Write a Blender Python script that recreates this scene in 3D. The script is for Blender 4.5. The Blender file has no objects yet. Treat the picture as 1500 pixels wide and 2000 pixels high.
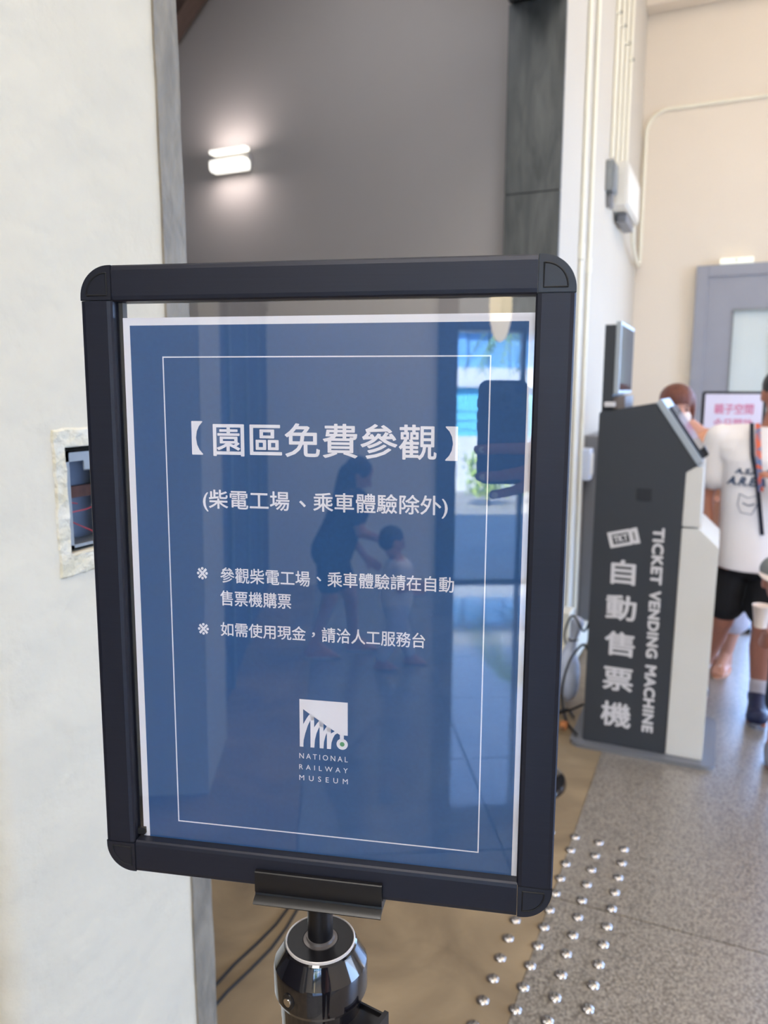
import bpy, bmesh, math, random
from mathutils import Vector, Matrix, Euler
random.seed(7)
SC = bpy.context.scene
COL = SC.collection
PI = math.pi

# ------------------------------------------------------------------ camera
CAM = Vector((0.0, 0.0, 1.58))          # x: out of the left wall, y: along it, z: up
cd = bpy.data.cameras.new('camera')
cam = bpy.data.objects.new('camera', cd)
COL.objects.link(cam)
cam.location = CAM
cam.rotation_euler = (math.radians(90 - 9.278), 0, math.radians(24.0))
cd.sensor_fit = 'HORIZONTAL'
cd.sensor_width = 26.0
cd.lens = 25.815
cd.clip_start = 0.01
cd.clip_end = 200
cd.dof.use_dof = True
cd.dof.focus_distance = 0.62
cd.dof.aperture_fstop = 7.0
SC.camera = cam

# ------------------------------------------------------------------ world, sun, lights, exposure
SC.view_settings.view_transform = 'Standard'
SC.view_settings.look = 'None'
SC.view_settings.gamma = 1.0
SC.view_settings.use_curve_mapping = False
SC.view_settings.exposure = 0.10
w = bpy.data.worlds.new('sky'); SC.world = w
w.use_nodes = True
nt = w.node_tree; nt.nodes.clear()
wo = nt.nodes.new('ShaderNodeOutputWorld'); bg = nt.nodes.new('ShaderNodeBackground')
tc = nt.nodes.new('ShaderNodeTexCoord'); sx = nt.nodes.new('ShaderNodeSeparateXYZ')
cr = nt.nodes.new('ShaderNodeValToRGB')
cr.color_ramp.elements[0].position = 0.0; cr.color_ramp.elements[0].color = (0.40, 0.62, 1.0, 1)
cr.color_ramp.elements[1].position = 0.7; cr.color_ramp.elements[1].color = (0.22, 0.42, 1.0, 1)
nt.links.new(tc.outputs['Generated'], sx.inputs[0]); nt.links.new(sx.outputs[2], cr.inputs[0])
nt.links.new(cr.outputs[0], bg.inputs[0]); bg.inputs[1].default_value = 10.5
nt.links.new(bg.outputs[0], wo.inputs[0])
sl = bpy.data.lights.new('sun', 'SUN'); sl.energy = 44.0; sl.angle = math.radians(0.6); sl.color = (1, 0.95, 0.86)
so = bpy.data.objects.new('sun', sl); COL.objects.link(so)
so.rotation_euler = Euler((math.radians(-40), math.radians(-14), 0))   # sun stands over the hall and lights the street behind the camera


def area(name, loc, size, energy, color, direction):
    l = bpy.data.lights.new(name, 'AREA'); l.shape = 'RECTANGLE'; l.size, l.size_y = size
    l.energy = energy; l.color = color
    o = bpy.data.objects.new(name, l); COL.objects.link(o); o.location = loc
    o.rotation_euler = Vector(direction).to_track_quat('-Z', 'Y').to_euler()
    return o


# unseen fill lights added to brighten the hall, passage and right-hand daylight
area('daylight_fill_right', (6.0, 3.0, 2.0), (2.9, 3.0), 60, (0.66, 0.80, 1.0), (-1, 0, -0.25))
area('hall_fill_near', (0.1, -2.3, 5.4), (1.2, 2.4), 150, (1.0, 0.95, 0.89), (0, 0.35, -1))
area('hall_fill_mid', (0.5, 1.0, 5.4), (1.2, 1.6), 62, (1.0, 0.93, 0.83), (0, 0.45, -1))
area('hall_fill_back', (2.2, -4.2, 5.4), (2.0, 1.6), 165, (1.0, 0.95, 0.90), (0, 0, -1))
area('hall_fill_far', (1.8, 4.4, 5.4), (2.4, 1.6), 52, (1.0, 0.80, 0.62), (0, 0.2, -1))
area('passage_fill', (-1.6, 2.7, 4.1), (0.8, 1.0), 19, (0.98, 0.98, 1.0), (0.2, 0.3, -1))


# ------------------------------------------------------------------ materials
def lin(c):
    return tuple((x / 255 / 12.92 if x / 255 <= 0.04045 else ((x / 255 + 0.055) / 1.055) ** 2.4) for x in c)


def mat(name, rgb, rough=0.6, metal=0.0, spec=0.5, var=0.0, scale=8.0, bump=0.0, bscale=60.0, emit=0.0,
        coat=0.0, rgb2=None, vec=(1, 1, 1), detail=4, dist=0.0, contrast=None):
    m = bpy.data.materials.new(name); m.use_nodes = True
    n = m.node_tree; p = n.nodes['Principled BSDF']
    c = lin(rgb)
    p.inputs['Base Color'].default_value = (*c, 1)
    p.inputs['Roughness'].default_value = rough
    p.inputs['Metallic'].default_value = metal
    p.inputs['Specular IOR Level'].default_value = spec
    p.inputs['Coat Weight'].default_value = coat
    if emit:
        p.inputs['Emission Color'].default_value = (*c, 1)
        p.inputs['Emission Strength'].default_value = emit
    t = mp = None
    if var or bump or rgb2:
        t = n.nodes.new('ShaderNodeTexCoord'); mp = n.nodes.new('ShaderNodeMapping')
        mp.inputs['Scale'].default_value = vec
        n.links.new(t.outputs['Object'], mp.inputs[0])
    if var or rgb2:
        ns = n.nodes.new('ShaderNodeTexNoise'); ns.inputs['Scale'].default_value = scale
        ns.inputs['Detail'].default_value = detail; ns.inputs['Distortion'].default_value = dist
        n.links.new(mp.outputs[0], ns.inputs['Vector'])
        rp = n.nodes.new('ShaderNodeValToRGB')
        lo, hi = contrast or (0.3, 0.7)
        rp.color_ramp.elements[0].position = lo; rp.color_ramp.elements[1].position = hi
        if rgb2:
            a, b = c, lin(rgb2)
        else:
            a = tuple(x * (1 - var) for x in c); b = tuple(min(1, x * (1 + var)) for x in c)
        rp.color_ramp.elements[0].color = (*a, 1); rp.color_ramp.elements[1].color = (*b, 1)
        n.links.new(ns.outputs['Fac'], rp.inputs[0]); n.links.new(rp.outputs[0], p.inputs['Base Color'])
    if bump:
        nb = n.nodes.new('ShaderNodeTexNoise'); nb.inputs['Scale'].default_value = bscale; nb.inputs['Detail'].default_value = 6
        n.links.new(mp.outputs[0], nb.inputs['Vector'])
        bp = n.nodes.new('ShaderNodeBump'); bp.inputs['Strength'].default_value = bump; bp.inputs['Distance'].default_value = 0.01
        n.links.new(nb.outputs['Fac'], bp.inputs['Height']); n.links.new(bp.outputs[0], p.inputs['Normal'])
    return m


M = {}
M['plaster'] = mat('white_plaster', (203, 194, 174), 0.85, var=0.035, scale=2.2, bump=0.9, bscale=9, detail=8, dist=0.6)
M['plaster_patch'] = mat('patched_plaster', (196, 186, 158), 0.9, rgb2=(214, 208, 192), scale=30, bump=0.8, bscale=70)
M['hall_wall'] = mat('cream_wall_paint', (226, 214, 197), 0.9, var=0.02, scale=1.5, bump=0.15, bscale=30)
M['stretch_wall'] = mat('off_white_wall_paint', (200, 193, 180), 0.9, var=0.02, scale=1.5, bump=0.15, bscale=30)
M['passage_wall'] = mat('grey_passage_paint', (172, 167, 165), 0.9, var=0.02, scale=1.2, bump=0.1, bscale=30)
M['back_wall'] = mat('back_wall_paint', (232, 226, 214), 0.9, var=0.02, scale=1.2)
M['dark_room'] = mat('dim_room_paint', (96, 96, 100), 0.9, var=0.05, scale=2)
M['ceiling'] = mat('ceiling_paint', (226, 220, 210), 0.9, var=0.02)
M['slate'] = mat('grey_slate', (68, 71, 71), 0.6, rgb2=(94, 96, 95), scale=3.0, vec=(5, 5, 1), bump=0.25, bscale=14, dist=1.2)
M['stone'] = mat('rough_grey_stone', (108, 102, 92), 0.6, rgb2=(140, 132, 118), scale=9.0, vec=(3, 3, 1), bump=0.7, bscale=22, dist=1.0)
M['brown_floor'] = mat('brown_trowelled_concrete', (120, 103, 80), 0.5, rgb2=(164, 143, 112), scale=2.6, bump=0.12, bscale=40, dist=1.4, detail=8)
M['joint'] = mat('floor_joint', (70, 64, 58), 0.8, var=0.1)
M['tile'] = mat('polished_grey_stone_tile', (112, 114, 118), 0.07, coat=0.6, rgb2=(142, 144, 148), scale=3.5, bump=0.03, bscale=30, dist=1.0)
M['rail'] = mat('brushed_black_aluminium', (36, 38, 50), 0.42, metal=0.35, spec=0.5, var=0.06, scale=30, vec=(0.3, 20, 20), bump=0.02, bscale=60)
M['cap'] = mat('black_plastic', (30, 32, 42), 0.3, spec=0.5, var=0.03)
M['gasket'] = mat('black_rubber', (14, 14, 17), 0.6, var=0.05)
M['paper'] = mat('white_paper', (238, 238, 246), 0.7, var=0.006, scale=40)
M['ink_blue'] = mat('blue_print', (30, 83, 139), 0.55, var=0.05, scale=260, detail=2)
M['ink_white'] = mat('white_print', (240, 240, 250), 0.7, var=0.005)
M['ink_green'] = mat('green_print', (88, 160, 112), 0.6, var=0.03)
M['gloss_black'] = mat('glossy_black_lacquer', (22, 20, 24), 0.09, spec=0.6, coat=0.6, var=0.02)
M['satin_black'] = mat('satin_black', (19, 18, 21), 0.36, var=0.03)
M['chrome'] = mat('polished_steel', (205, 200, 196), 0.14, metal=1.0, var=0.02)
M['ring_white'] = mat('pale_ring', (205, 198, 194), 0.3, var=0.01)
M['machine_dark'] = mat('charcoal_powder_coat', (54, 58, 64), 0.5, var=0.05, scale=3, bump=0.02, bscale=300)
M['machine_white'] = mat('pale_grey_panel', (218, 216, 210), 0.45, var=0.01)
M['machine_silver'] = mat('silver_trim', (176, 184, 190), 0.35, metal=0.3, var=0.02)
M['lettering'] = mat('white_vinyl_lettering', (214, 212, 214), 0.5, var=0.01)
M['lettering_dim'] = mat('dark_vinyl', (36, 39, 45), 0.5, var=0.02)
M['screen_glass'] = mat('dark_screen_glass', (58, 62, 70), 0.08, spec=0.6, var=0.02)
M['metal_grey'] = mat('galvanised_grey', (130, 134, 136), 0.45, metal=0.4, var=0.04)
M['cabinet'] = mat('grey_cabinet', (122, 123, 128), 0.4, metal=0.2, var=0.03)
M['conduit'] = mat('cream_conduit', (236, 231, 212), 0.5, var=0.02)
M['box_white'] = mat('white_box_plastic', (224, 219, 208), 0.5, var=0.01)
M['door_grey'] = mat('grey_door_paint', (146, 147, 156), 0.5, var=0.02)
M['wire_red'] = mat('red_wire', (176, 66, 76), 0.5, var=0.03)
M['bag'] = mat('pale_blue_white_bag', (200, 210, 232), 0.4, var=0.06, scale=14, bump=0.6, bscale=30)
M['cable'] = mat('black_cable', (24, 26, 30), 0.5, var=0.05)
M['orange'] = mat('orange_plug', (190, 120, 70), 0.5, var=0.05)
M['timber'] = mat('brown_timber', (92, 74, 66), 0.7, var=0.15, scale=6, vec=(1, 6, 6))
M['skin'] = mat('skin', (196, 142, 120), 0.55, var=0.04, scale=5)
M['skin_tan'] = mat('tanned_skin', (170, 112, 90), 0.55, var=0.05, scale=5)
M['hair_red'] = mat('red_brown_hair', (108, 58, 42), 0.5, var=0.25, scale=14, vec=(3, 3, 0.6), bump=0.5, bscale=80)
M['hair_black'] = mat('black_hair', (30, 27, 28), 0.5, var=0.2, scale=14, vec=(3, 3, 0.6), bump=0.5, bscale=80)
M['tee_white'] = mat('white_cotton', (238, 232, 230), 0.85, var=0.02, scale=6, bump=0.35, bscale=9)
M['cotton_black'] = mat('black_cotton', (16, 16, 19), 0.85, var=0.1, bump=0.3, bscale=10)
M['cotton_navy'] = mat('navy_cotton', (26, 30, 44), 0.85, var=0.1, bump=0.3, bscale=10)
M['cotton_peach'] = mat('peach_cotton', (216, 158, 128), 0.85, var=0.04, bump=0.3, bscale=10)
M['cotton_pale'] = mat('pale_trousers', (205, 205, 220), 0.85, var=0.03, bump=0.3, bscale=10)
M['cotton_grey'] = mat('grey_cotton', (116, 118, 116), 0.85, var=0.04)
M['cotton_red'] = mat('red_cotton', (150, 58, 44), 0.85, var=0.06)
M['print_navy'] = mat('navy_shirt_print', (44, 66, 96), 0.8, var=0.03)
M['sock'] = mat('pale_sock', (196, 186, 186), 0.9, var=0.03, bump=0.3, bscale=200)
M['shoe_blue'] = mat('navy_blue_shoe', (20, 28, 62), 0.5, var=0.2, scale=20, bump=0.2, bscale=120)
M['sole'] = mat('shoe_sole', (120, 120, 128), 0.7, var=0.05)
M['mask'] = mat('white_face_mask', (232, 216, 206), 0.8, var=0.02, bump=0.2, bscale=60)
M['phone'] = mat('dark_phone_case', (30, 31, 38), 0.5, var=0.03)
M['lens'] = mat('camera_lens_glass', (10, 12, 22), 0.05, spec=0.8, var=0.02)
M['pink'] = mat('pink_print', (214, 120, 158), 0.6, var=0.02)
M['lanyard'] = mat('patterned_lanyard', (96, 120, 160), 0.6, rgb2=(214, 96, 60), scale=45, contrast=(0.45, 0.55))
M['asphalt'] = mat('outdoor_paving', (128, 130, 126), 0.8, var=0.1, scale=2, bump=0.1)
M['blue_wall'] = mat('blue_facade', (96, 156, 214), 0.5, var=0.08, scale=1.5)
M['teal_wall'] = mat('teal_facade', (96, 190, 226), 0.5, var=0.06, scale=1.5)
M['white_out'] = mat('white_facade_band', (222, 228, 228), 0.7, var=0.02)
M['leaf'] = mat('green_leaves', (96, 132, 56), 0.6, var=0.35, scale=9)
M['leaf_lime'] = mat('lime_green_leaves', (168, 196, 70), 0.6, var=0.25, scale=9)
M['bark'] = mat('bark', (90, 78, 66), 0.9, var=0.2)
M['frame_dark'] = mat('dark_bronze_frame', (52, 56, 66), 0.4, metal=0.4, var=0.03)
M['pendant'] = mat('cream_woven_paper', (240, 228, 196), 0.7, rgb2=(226, 208, 168), scale=30, vec=(1, 1, 3), bump=0.5, bscale=60, emit=0.0)
M['glow'] = mat('lit_diffuser', (255, 252, 242), 0.5, emit=1.2, var=0.0)
M['lantern_glow'] = mat('lit_paper', (255, 236, 196), 0.7, emit=4.2)


def glass(name, tint=(1, 1, 1), k=1.9, rough=0.0, ior=1.5):
    """thin clear sheet: a see-through pane that mirrors by Fresnel on its outer face"""
    m = bpy.data.materials.new(name); m.use_nodes = True
    n = m.node_tree; n.nodes.clear()
    o = n.nodes.new('ShaderNodeOutputMaterial'); mx = n.nodes.new('ShaderNodeMixShader')
    tr = n.nodes.new('ShaderNodeBsdfTransparent'); tr.inputs[0].default_value = (*tint, 1)
    gl = n.nodes.new('ShaderNodeBsdfGlossy'); gl.inputs['Roughness'].default_value = rough
    fr = n.nodes.new('ShaderNodeFresnel'); fr.inputs[0].default_value = ior
    ge = n.nodes.new('ShaderNodeNewGeometry'); m1 = n.nodes.new('ShaderNodeMath'); m1.operation = 'SUBTRACT'; m1.inputs[0].default_value = 1
    n.links.new(ge.outputs['Backfacing'], m1.inputs[1])
    m2 = n.nodes.new('ShaderNodeMath'); m2.operation = 'MULTIPLY'; m2.inputs[1].default_value = k; m2.use_clamp = True
    m3 = n.nodes.new('ShaderNodeMath'); m3.operation = 'MULTIPLY'
    n.links.new(fr.outputs[0], m2.inputs[0]); n.links.new(m2.outputs[0], m3.inputs[0]); n.links.new(m1.outputs[0], m3.inputs[1])
    n.links.new(m3.outputs[0], mx.inputs[0]); n.links.new(tr.outputs[0], mx.inputs[1]); n.links.new(gl.outputs[0], mx.inputs[2])
    n.links.new(mx.outputs[0], o.inputs[0])
    return m


M['acrylic'] = glass('clear_acrylic', ior=1.72)   # two sheets lie on each other
M['window_glass'] = glass('window_glass', (0.88, 0.95, 0.95))


def frosted(name):
    m = bpy.data.materials.new(name); m.use_nodes = True
    p = m.node_tree.nodes['Principled BSDF']
    n = m.node_tree
    p.inputs['Base Color'].default_value = (0.60, 0.66, 0.65, 1)
    p.inputs['Roughness'].default_value = 0.12
    ns = n.nodes.new('ShaderNodeTexNoise'); ns.inputs['Scale'].default_value = 2.0
    rp = n.nodes.new('ShaderNodeValToRGB')
    rp.color_ramp.elements[0].color = (0.56, 0.62, 0.61, 1); rp.color_ramp.elements[1].color = (0.64, 0.69, 0.68, 1)
    n.links.new(ns.outputs['Fac'], rp.inputs[0]); n.links.new(rp.outputs[0], p.inputs['Base Color'])
    return m


M['frosted'] = frosted('frosted_door_glass')


def aggregate():
    m = bpy.data.materials.new('grey_exposed_aggregate'); m.use_nodes = True
    n = m.node_tree; p = n.nodes['Principled BSDF']
    t = n.nodes.new('ShaderNodeTexCoord')
    v = n.nodes.new('ShaderNodeTexVoronoi'); v.inputs['Scale'].default_value = 150; v.feature = 'F1'
    nz = n.nodes.new('ShaderNodeTexNoise'); nz.inputs['Scale'].default_value = 100; nz.inputs['Detail'].default_value = 5
    big = n.nodes.new('ShaderNodeTexNoise'); big.inputs['Scale'].default_value = 2.5
    for x in (v, nz, big): n.links.new(t.outputs['Object'], x.inputs['Vector'])
    rp = n.nodes.new('ShaderNodeValToRGB')
    e = rp.color_ramp.elements
    e[0].position = 0.18; e[0].color = (*lin((184, 173, 158)), 1); e[1].position = 0.75; e[1].color = (*lin((108, 99, 88)), 1)
    n.links.new(v.outputs['Distance'], rp.inputs[0])
    hs = n.nodes.new('ShaderNodeMix'); hs.data_type = 'RGBA'; hs.blend_type = 'MULTIPLY'; hs.inputs[0].default_value = 0.75
    rp2 = n.nodes.new('ShaderNodeValToRGB')
    rp2.color_ramp.elements[0].position = 0.3; rp2.color_ramp.elements[0].color = (0.55, 0.54, 0.53, 1)
    rp2.color_ramp.elements[1].position = 0.7; rp2.color_ramp.elements[1].color = (1, 1, 1, 1)
    n.links.new(nz.outputs['Fac'], rp2.inputs[0])
    n.links.new(rp.outputs[0], hs.inputs[6]); n.links.new(rp2.outputs[0], hs.inputs[7]); n.links.new(hs.outputs[2], p.inputs['Base Color'])
    rr = n.nodes.new('ShaderNodeMapRange'); rr.inputs[3].default_value = 0.24; rr.inputs[4].default_value = 0.36
    p.inputs['Coat Weight'].default_value = 0.9; p.inputs['Coat Roughness'].default_value = 0.34
    n.links.new(big.outputs['Fac'], rr.inputs[0]); n.links.new(rr.outputs[0], p.inputs['Roughness'])
    p.inputs['Specular IOR Level'].default_value = 0.85
    b = n.nodes.new('ShaderNodeBump'); b.inputs['Strength'].default_value = 0.2; b.inputs['Distance'].default_value = 0.004; b.invert = True
    n.links.new(v.outputs['Distance'], b.inputs['Height']); n.links.new(b.outputs[0], p.inputs['Normal'])
    return m


M['aggregate'] = aggregate()


# ------------------------------------------------------------------ mesh helpers
def add_box(bm, a, b, bevel=0.0, seg=2):
    x0, y0, z0 = [min(p, q) for p, q in zip(a, b)]; x1, y1, z1 = [max(p, q) for p, q in zip(a, b)]
    vs = [bm.verts.new(p) for p in ((x0, y0, z0), (x1, y0, z0), (x1, y1, z0), (x0, y1, z0), (x0, y0, z1), (x1, y0, z1), (x1, y1, z1), (x0, y1, z1))]
    fs = [bm.faces.new([vs[i] for i in f]) for f in ((3, 2, 1, 0), (4, 5, 6, 7), (0, 1, 5, 4), (1, 2, 6, 5), (2, 3, 7, 6), (3, 0, 4, 7))]
    if bevel:
        es = list({e for f in fs for e in f.edges})
        bmesh.ops.bevel(bm, geom=es, offset=bevel, segments=seg, affect='EDGES', profile=0.5)


def add_prism(bm, pts, z0, z1, axis='z'):
    """extrude a 2-D outline; axis names the extrusion direction"""
    def mk(u, v, t):
        return {'z': (u, v, t), 'y': (u, t, v), 'x': (t, u, v)}[axis]
    lo = [bm.verts.new(mk(u, v, z0)) for u, v in pts]; hi = [bm.verts.new(mk(u, v, z1)) for u, v in pts]
    n = len(pts)
    bm.faces.new(lo[::-1]); bm.faces.new(hi)
    for i in range(n):
        bm.faces.new((lo[i], lo[(i + 1) % n], hi[(i + 1) % n], hi[i]))


def add_tube(bm, pts, r, seg=10, caps=True):
    pts = [Vector(p) for p in pts]
    rs = r if isinstance(r, (list, tuple)) else [r] * len(pts)
    prev = None; rings = []
    for i, p in enumerate(pts):
        d = (pts[min(i + 1, len(pts) - 1)] - pts[max(i - 1, 0)]).normalized()
        if prev is None:
            a = d.orthogonal().normalized()
        else:
            a = (prev - d * prev.dot(d)).normalized()
        prev = a; b = d.cross(a)
        rings.append([bm.verts.new(p + (a * math.cos(2 * PI * k / seg) + b * math.sin(2 * PI * k / seg)) * rs[i]) for k in range(seg)])
    for i in range(len(rings) - 1):
        for k in range(seg):
            bm.faces.new((rings[i][k], rings[i][(k + 1) % seg], rings[i + 1][(k + 1) % seg], rings[i + 1][k]))
    if caps:
        bm.faces.new(rings[0][::-1]); bm.faces.new(rings[-1])


def add_lathe(bm, prof, seg=48, center=(0, 0, 0), cap=True):
    cx, cy, cz = center; rings = []
    for r, z in prof:
        rings.append([bm.verts.new((cx + r * math.cos(2 * PI * k / seg), cy + r * math.sin(2 * PI * k / seg), cz + z)) for k in range(seg)])
    for i in range(len(rings) - 1):
        for k in range(seg):
            bm.faces.new((rings[i][k], rings[i][(k + 1) % seg], rings[i + 1][(k + 1) % seg], rings[i + 1][k]))
    if cap:
        bm.faces.new(rings[0][::-1]); bm.faces.new(rings[-1])


def add_ell(bm, c, r, rot=None, u=16, v=10):
    mt = Matrix.Translation(Vector(c)) @ (rot.to_4x4() if rot else Matrix.Identity(4)) @ Matrix.Diagonal((*r, 1))
    bmesh.ops.create_uvsphere(bm, u_segments=u, v_segments=v, radius=1, matrix=mt)


def add_cap(bm, a, b, ra, rb, seg=14):
    a = Vector(a); b = Vector(b); n = 5
    pts = []; rs = []
    d = (b - a); L = d.length
    if L < 1e-6:
        add_ell(bm, a, (ra,) * 3); return
    d.normalize()
    for i in range(n + 1):
        t = -PI / 2 + PI / 2 * i / n
        pts.append(a + d * ra * math.sin(t)); rs.append(max(ra * math.cos(t), ra * 0.05))
    for i in range(n + 1):
        t = PI / 2 * i / n
        pts.append(b + d * rb * math.sin(t)); rs.append(max(rb * math.cos(t), rb * 0.05))
    add_tube(bm, pts, rs, seg)


def obj(name, bm, material, parent=None, smooth=False, angle=40):
    bmesh.ops.recalc_face_normals(bm, faces=bm.faces)
    me = bpy.data.meshes.new(name); bm.to_mesh(me); bm.free()
    me.materials.append(M[material] if isinstance(material, str) else material)
    if smooth:
        me.shade_smooth()
        try:
            me.set_sharp_from_angle(angle=math.radians(angle))
        except Exception:
            pass
    o = bpy.data.objects.new(name, me); COL.objects.link(o)
    if parent: o.parent = parent
    return o


def tag(o, label=None, cat=None, group=None, kind=None):
    if label: o['label'] = label
    if cat: o['category'] = cat
    if group: o['group'] = group
    if kind: o['kind'] = kind
    return o


def thing(name, label, cat, loc=(0, 0, 0), rotz=0.0, group=None):
    o = bpy.data.objects.new(name, None); COL.objects.link(o); o.location = loc; o.rotation_euler = (0, 0, rotz)
    o.empty_display_size = 0.1
    return tag(o, label, cat, group)


def B(*a, **k):
    bm = bmesh.new(); add_box(bm, *a, **k); return bm


def struct(name, bm, m, parent=None, smooth=False):
    o = obj(name, bm, m, parent, smooth)
    if parent is None: o['kind'] = 'structure'
    return o


def evaluated(o):
    bpy.context.view_layer.update()
    dg = bpy.context.evaluated_depsgraph_get()
    return bpy.data.meshes.new_from_object(o.evaluated_get(dg))


def organic(name, build, material, parent=None, voxel=0.008, smooth=4):
    """overlapping tapered limbs fused into one continuous skin"""
    bm = bmesh.new(); build(bm)
    bmesh.ops.recalc_face_normals(bm, faces=bm.faces)
    me = bpy.data.meshes.new('tmp'); bm.to_mesh(me); bm.free()
    t = bpy.data.objects.new('tmp', me); COL.objects.link(t)
    md = t.modifiers.new('r', 'REMESH'); md.mode = 'VOXEL'; md.voxel_size = voxel; md.use_smooth_shade = True
    ms = t.modifiers.new('s', 'SMOOTH'); ms.iterations = smooth; ms.factor = 0.5
    me2 = evaluated(t); bpy.data.objects.remove(t)
    me2.name = name; me2.materials.clear(); me2.materials.append(M[material])
    me2.shade_smooth()
    o = bpy.data.objects.new(name, me2); COL.objects.link(o)
    if parent: o.parent = parent
    return o


def text_bm(bm, s, box, z=0.0, bold=0.0, space=1.0, spin=0.0, to3=None):
    """lettering fitted to box (x0, x1, y0, y1); bold = half the extra stroke width; spin quarter-turns it first"""
    cu = bpy.data.curves.new('t', 'FONT'); cu.body = s; cu.size = 1.0; cu.space_character = space
    cu.resolution_u = 3; cu.fill_mode = 'FRONT'
    t = bpy.data.objects.new('t', cu); COL.objects.link(t)
    me = evaluated(t); bpy.data.objects.remove(t)
    co = [Vector((v.co.x, v.co.y)) for v in me.vertices]
    if spin:
        c, q = round(math.cos(spin)), round(math.sin(spin)); co = [Vector((p.x * c - p.y * q, p.x * q + p.y * c)) for p in co]
    mx, Mx = min(p.x for p in co), max(p.x for p in co); my, My = min(p.y for p in co), max(p.y for p in co)
    x0, x1, y0, y1 = box
    x0 += bold; x1 -= bold; y0 += bold; y1 -= bold
    shifts = [(0, 0)] if not bold else [(bold * math.cos(2 * PI * k / 8), bold * math.sin(2 * PI * k / 8)) for k in range(8)]
    for k, (du, dv) in enumerate(shifts):
        vs = []
        for p in co:
            u = x0 + (p.x - mx) / (Mx - mx) * (x1 - x0) + du; v = y0 + (p.y - my) / (My - my) * (y1 - y0) + dv
            q = Vector(to3(u, v)) + Vector((0, -1e-5 * k, 0)) if to3 else Vector((u, v, z + 1e-5 * k))
            vs.append(bm.verts.new(q))
        for f in me.polygons:
            try: bm.faces.new([vs[i] for i in f.vertices])
            except ValueError: pass
    bpy.data.meshes.remove(me); bpy.data.curves.remove(cu)


# ================================================================== THE SETTING
WX = -0.78           # plane of the long left wall
TH = 0.35            # its thickness
CH = 5.6             # hall ceiling
# floor: brown trowelled concrete along the wall and in the passage, aggregate slabs beyond
struct('floor', B((-6.0, -6.0, -0.1), (-0.402, 7.6, 0.0)), 'brown_floor')
agg = bmesh.new(); add_box(agg, (-0.402, -0.7, -0.1), (6.4, 7.6, -0.006)); fa = struct('floor', agg, 'joint')
for y0, y1 in ((-0.7, 2.195), (2.2, 5.3), (5.305, 7.6)):
    for x0, x1 in ((-0.400, 2.4), (2.405, 6.4)):
        obj('floor_slab', B((x0, y0, -0.0055), (x1, y1, 0.0)), 'aggregate', fa)
tb = struct('floor', B((-0.402, -6.0, -0.1), (6.4, -0.702, -0.006)), 'joint')
ys = [-0.702, -1.45, -2.2, -2.97, -3.7, -4.4, -5.15, -6.0]
xs = [-0.400, 0.35, 1.1, 1.85, 2.6, 3.6, 6.4]
for i in range(len(ys) - 1):
    for j in range(len(xs) - 1):
        obj('floor_tile', B((xs[j] + .003, ys[i + 1] + .003, -0.0055), (xs[j + 1] - .003, ys[i] - .003, 0.0)), 'tile', tb)
struct('ceiling', B((WX - TH, -6.3, CH), (6.4, 7.6, CH + 0.2)), 'ceiling')
struct('ceiling', B((-6.0, -6.3, 4.2), (WX - TH, 4.4, 4.35)), 'passage_wall')

# left wall: pier with the open electrical box, stretches above the openings, the far white stretch
HY0, HY1, HZ0, HZ1 = 0.734, 0.842, 1.362, 1.503
bm = bmesh.new()
R_ = 0.035
def pier_outline(y0, y1):
    pts = []
    for k in range(7):
        t = PI / 2 * k / 6
        pts.append((WX - R_ + R_ * math.cos(t - PI / 2 + PI / 2) if False else WX - R_ + R_ * math.sin(t), y0 + R_ - R_ * math.cos(t)))
    return [(WX - TH, y1), (WX - TH, y0)] + pts + [(WX, y1)]
add_prism(bm, pier_outline(0.585, HY0), 0.0, CH)
add_box(bm, (WX - TH, HY0, 0), (WX, 0.945, HZ0)); add_box(bm, (WX - TH, HY0, HZ1), (WX, 0.945, CH))
add_box(bm, (WX - TH, HY1, HZ0), (WX, 0.945, HZ1)); add_box(bm, (WX - TH, HY0, HZ0), (WX - 0.07, HY1, HZ1))
struct('wall_left', bm, 'plaster', smooth=True)
bm = bmesh.new(); add_box(bm, (WX - TH, 0.945, 3.75), (WX, 3.77, CH)); add_box(bm, (WX - TH, -1.93, 3.4), (WX, 0.585, CH))
add_box(bm, (WX - TH, -2.5, 0), (WX, -1.93, CH)); add_box(bm, (WX - TH, -5.95, 2.6), (WX, -2.5, CH))
struct('wall_left', bm, 'plaster')
struct('wall_left', B((WX - 0.25, 3.79, 0), (WX, 6.95, CH)), 'stretch_wall')
# dark recess at the back end of the left wall, seen mirrored in the poster
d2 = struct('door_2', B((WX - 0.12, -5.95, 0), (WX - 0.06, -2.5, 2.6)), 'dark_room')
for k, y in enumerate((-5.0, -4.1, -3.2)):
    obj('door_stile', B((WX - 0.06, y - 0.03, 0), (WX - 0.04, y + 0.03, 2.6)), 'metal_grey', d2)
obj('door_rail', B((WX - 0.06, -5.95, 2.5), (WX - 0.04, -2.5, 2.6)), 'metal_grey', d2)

# passage behind the openings
struct('wall_passage', B((-6.0, 4.0, 0), (WX - 0.26, 4.1, 4.2)), 'passage_wall')
struct('wall_passage', B((-6.1, -6.0, 0), (-6.0, 4.1, 4.2)), 'passage_wall')
struct('wall_passage', B((-6.0, -2.1, 0), (WX - TH, -2.0, 4.2)), 'dark_room')
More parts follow.
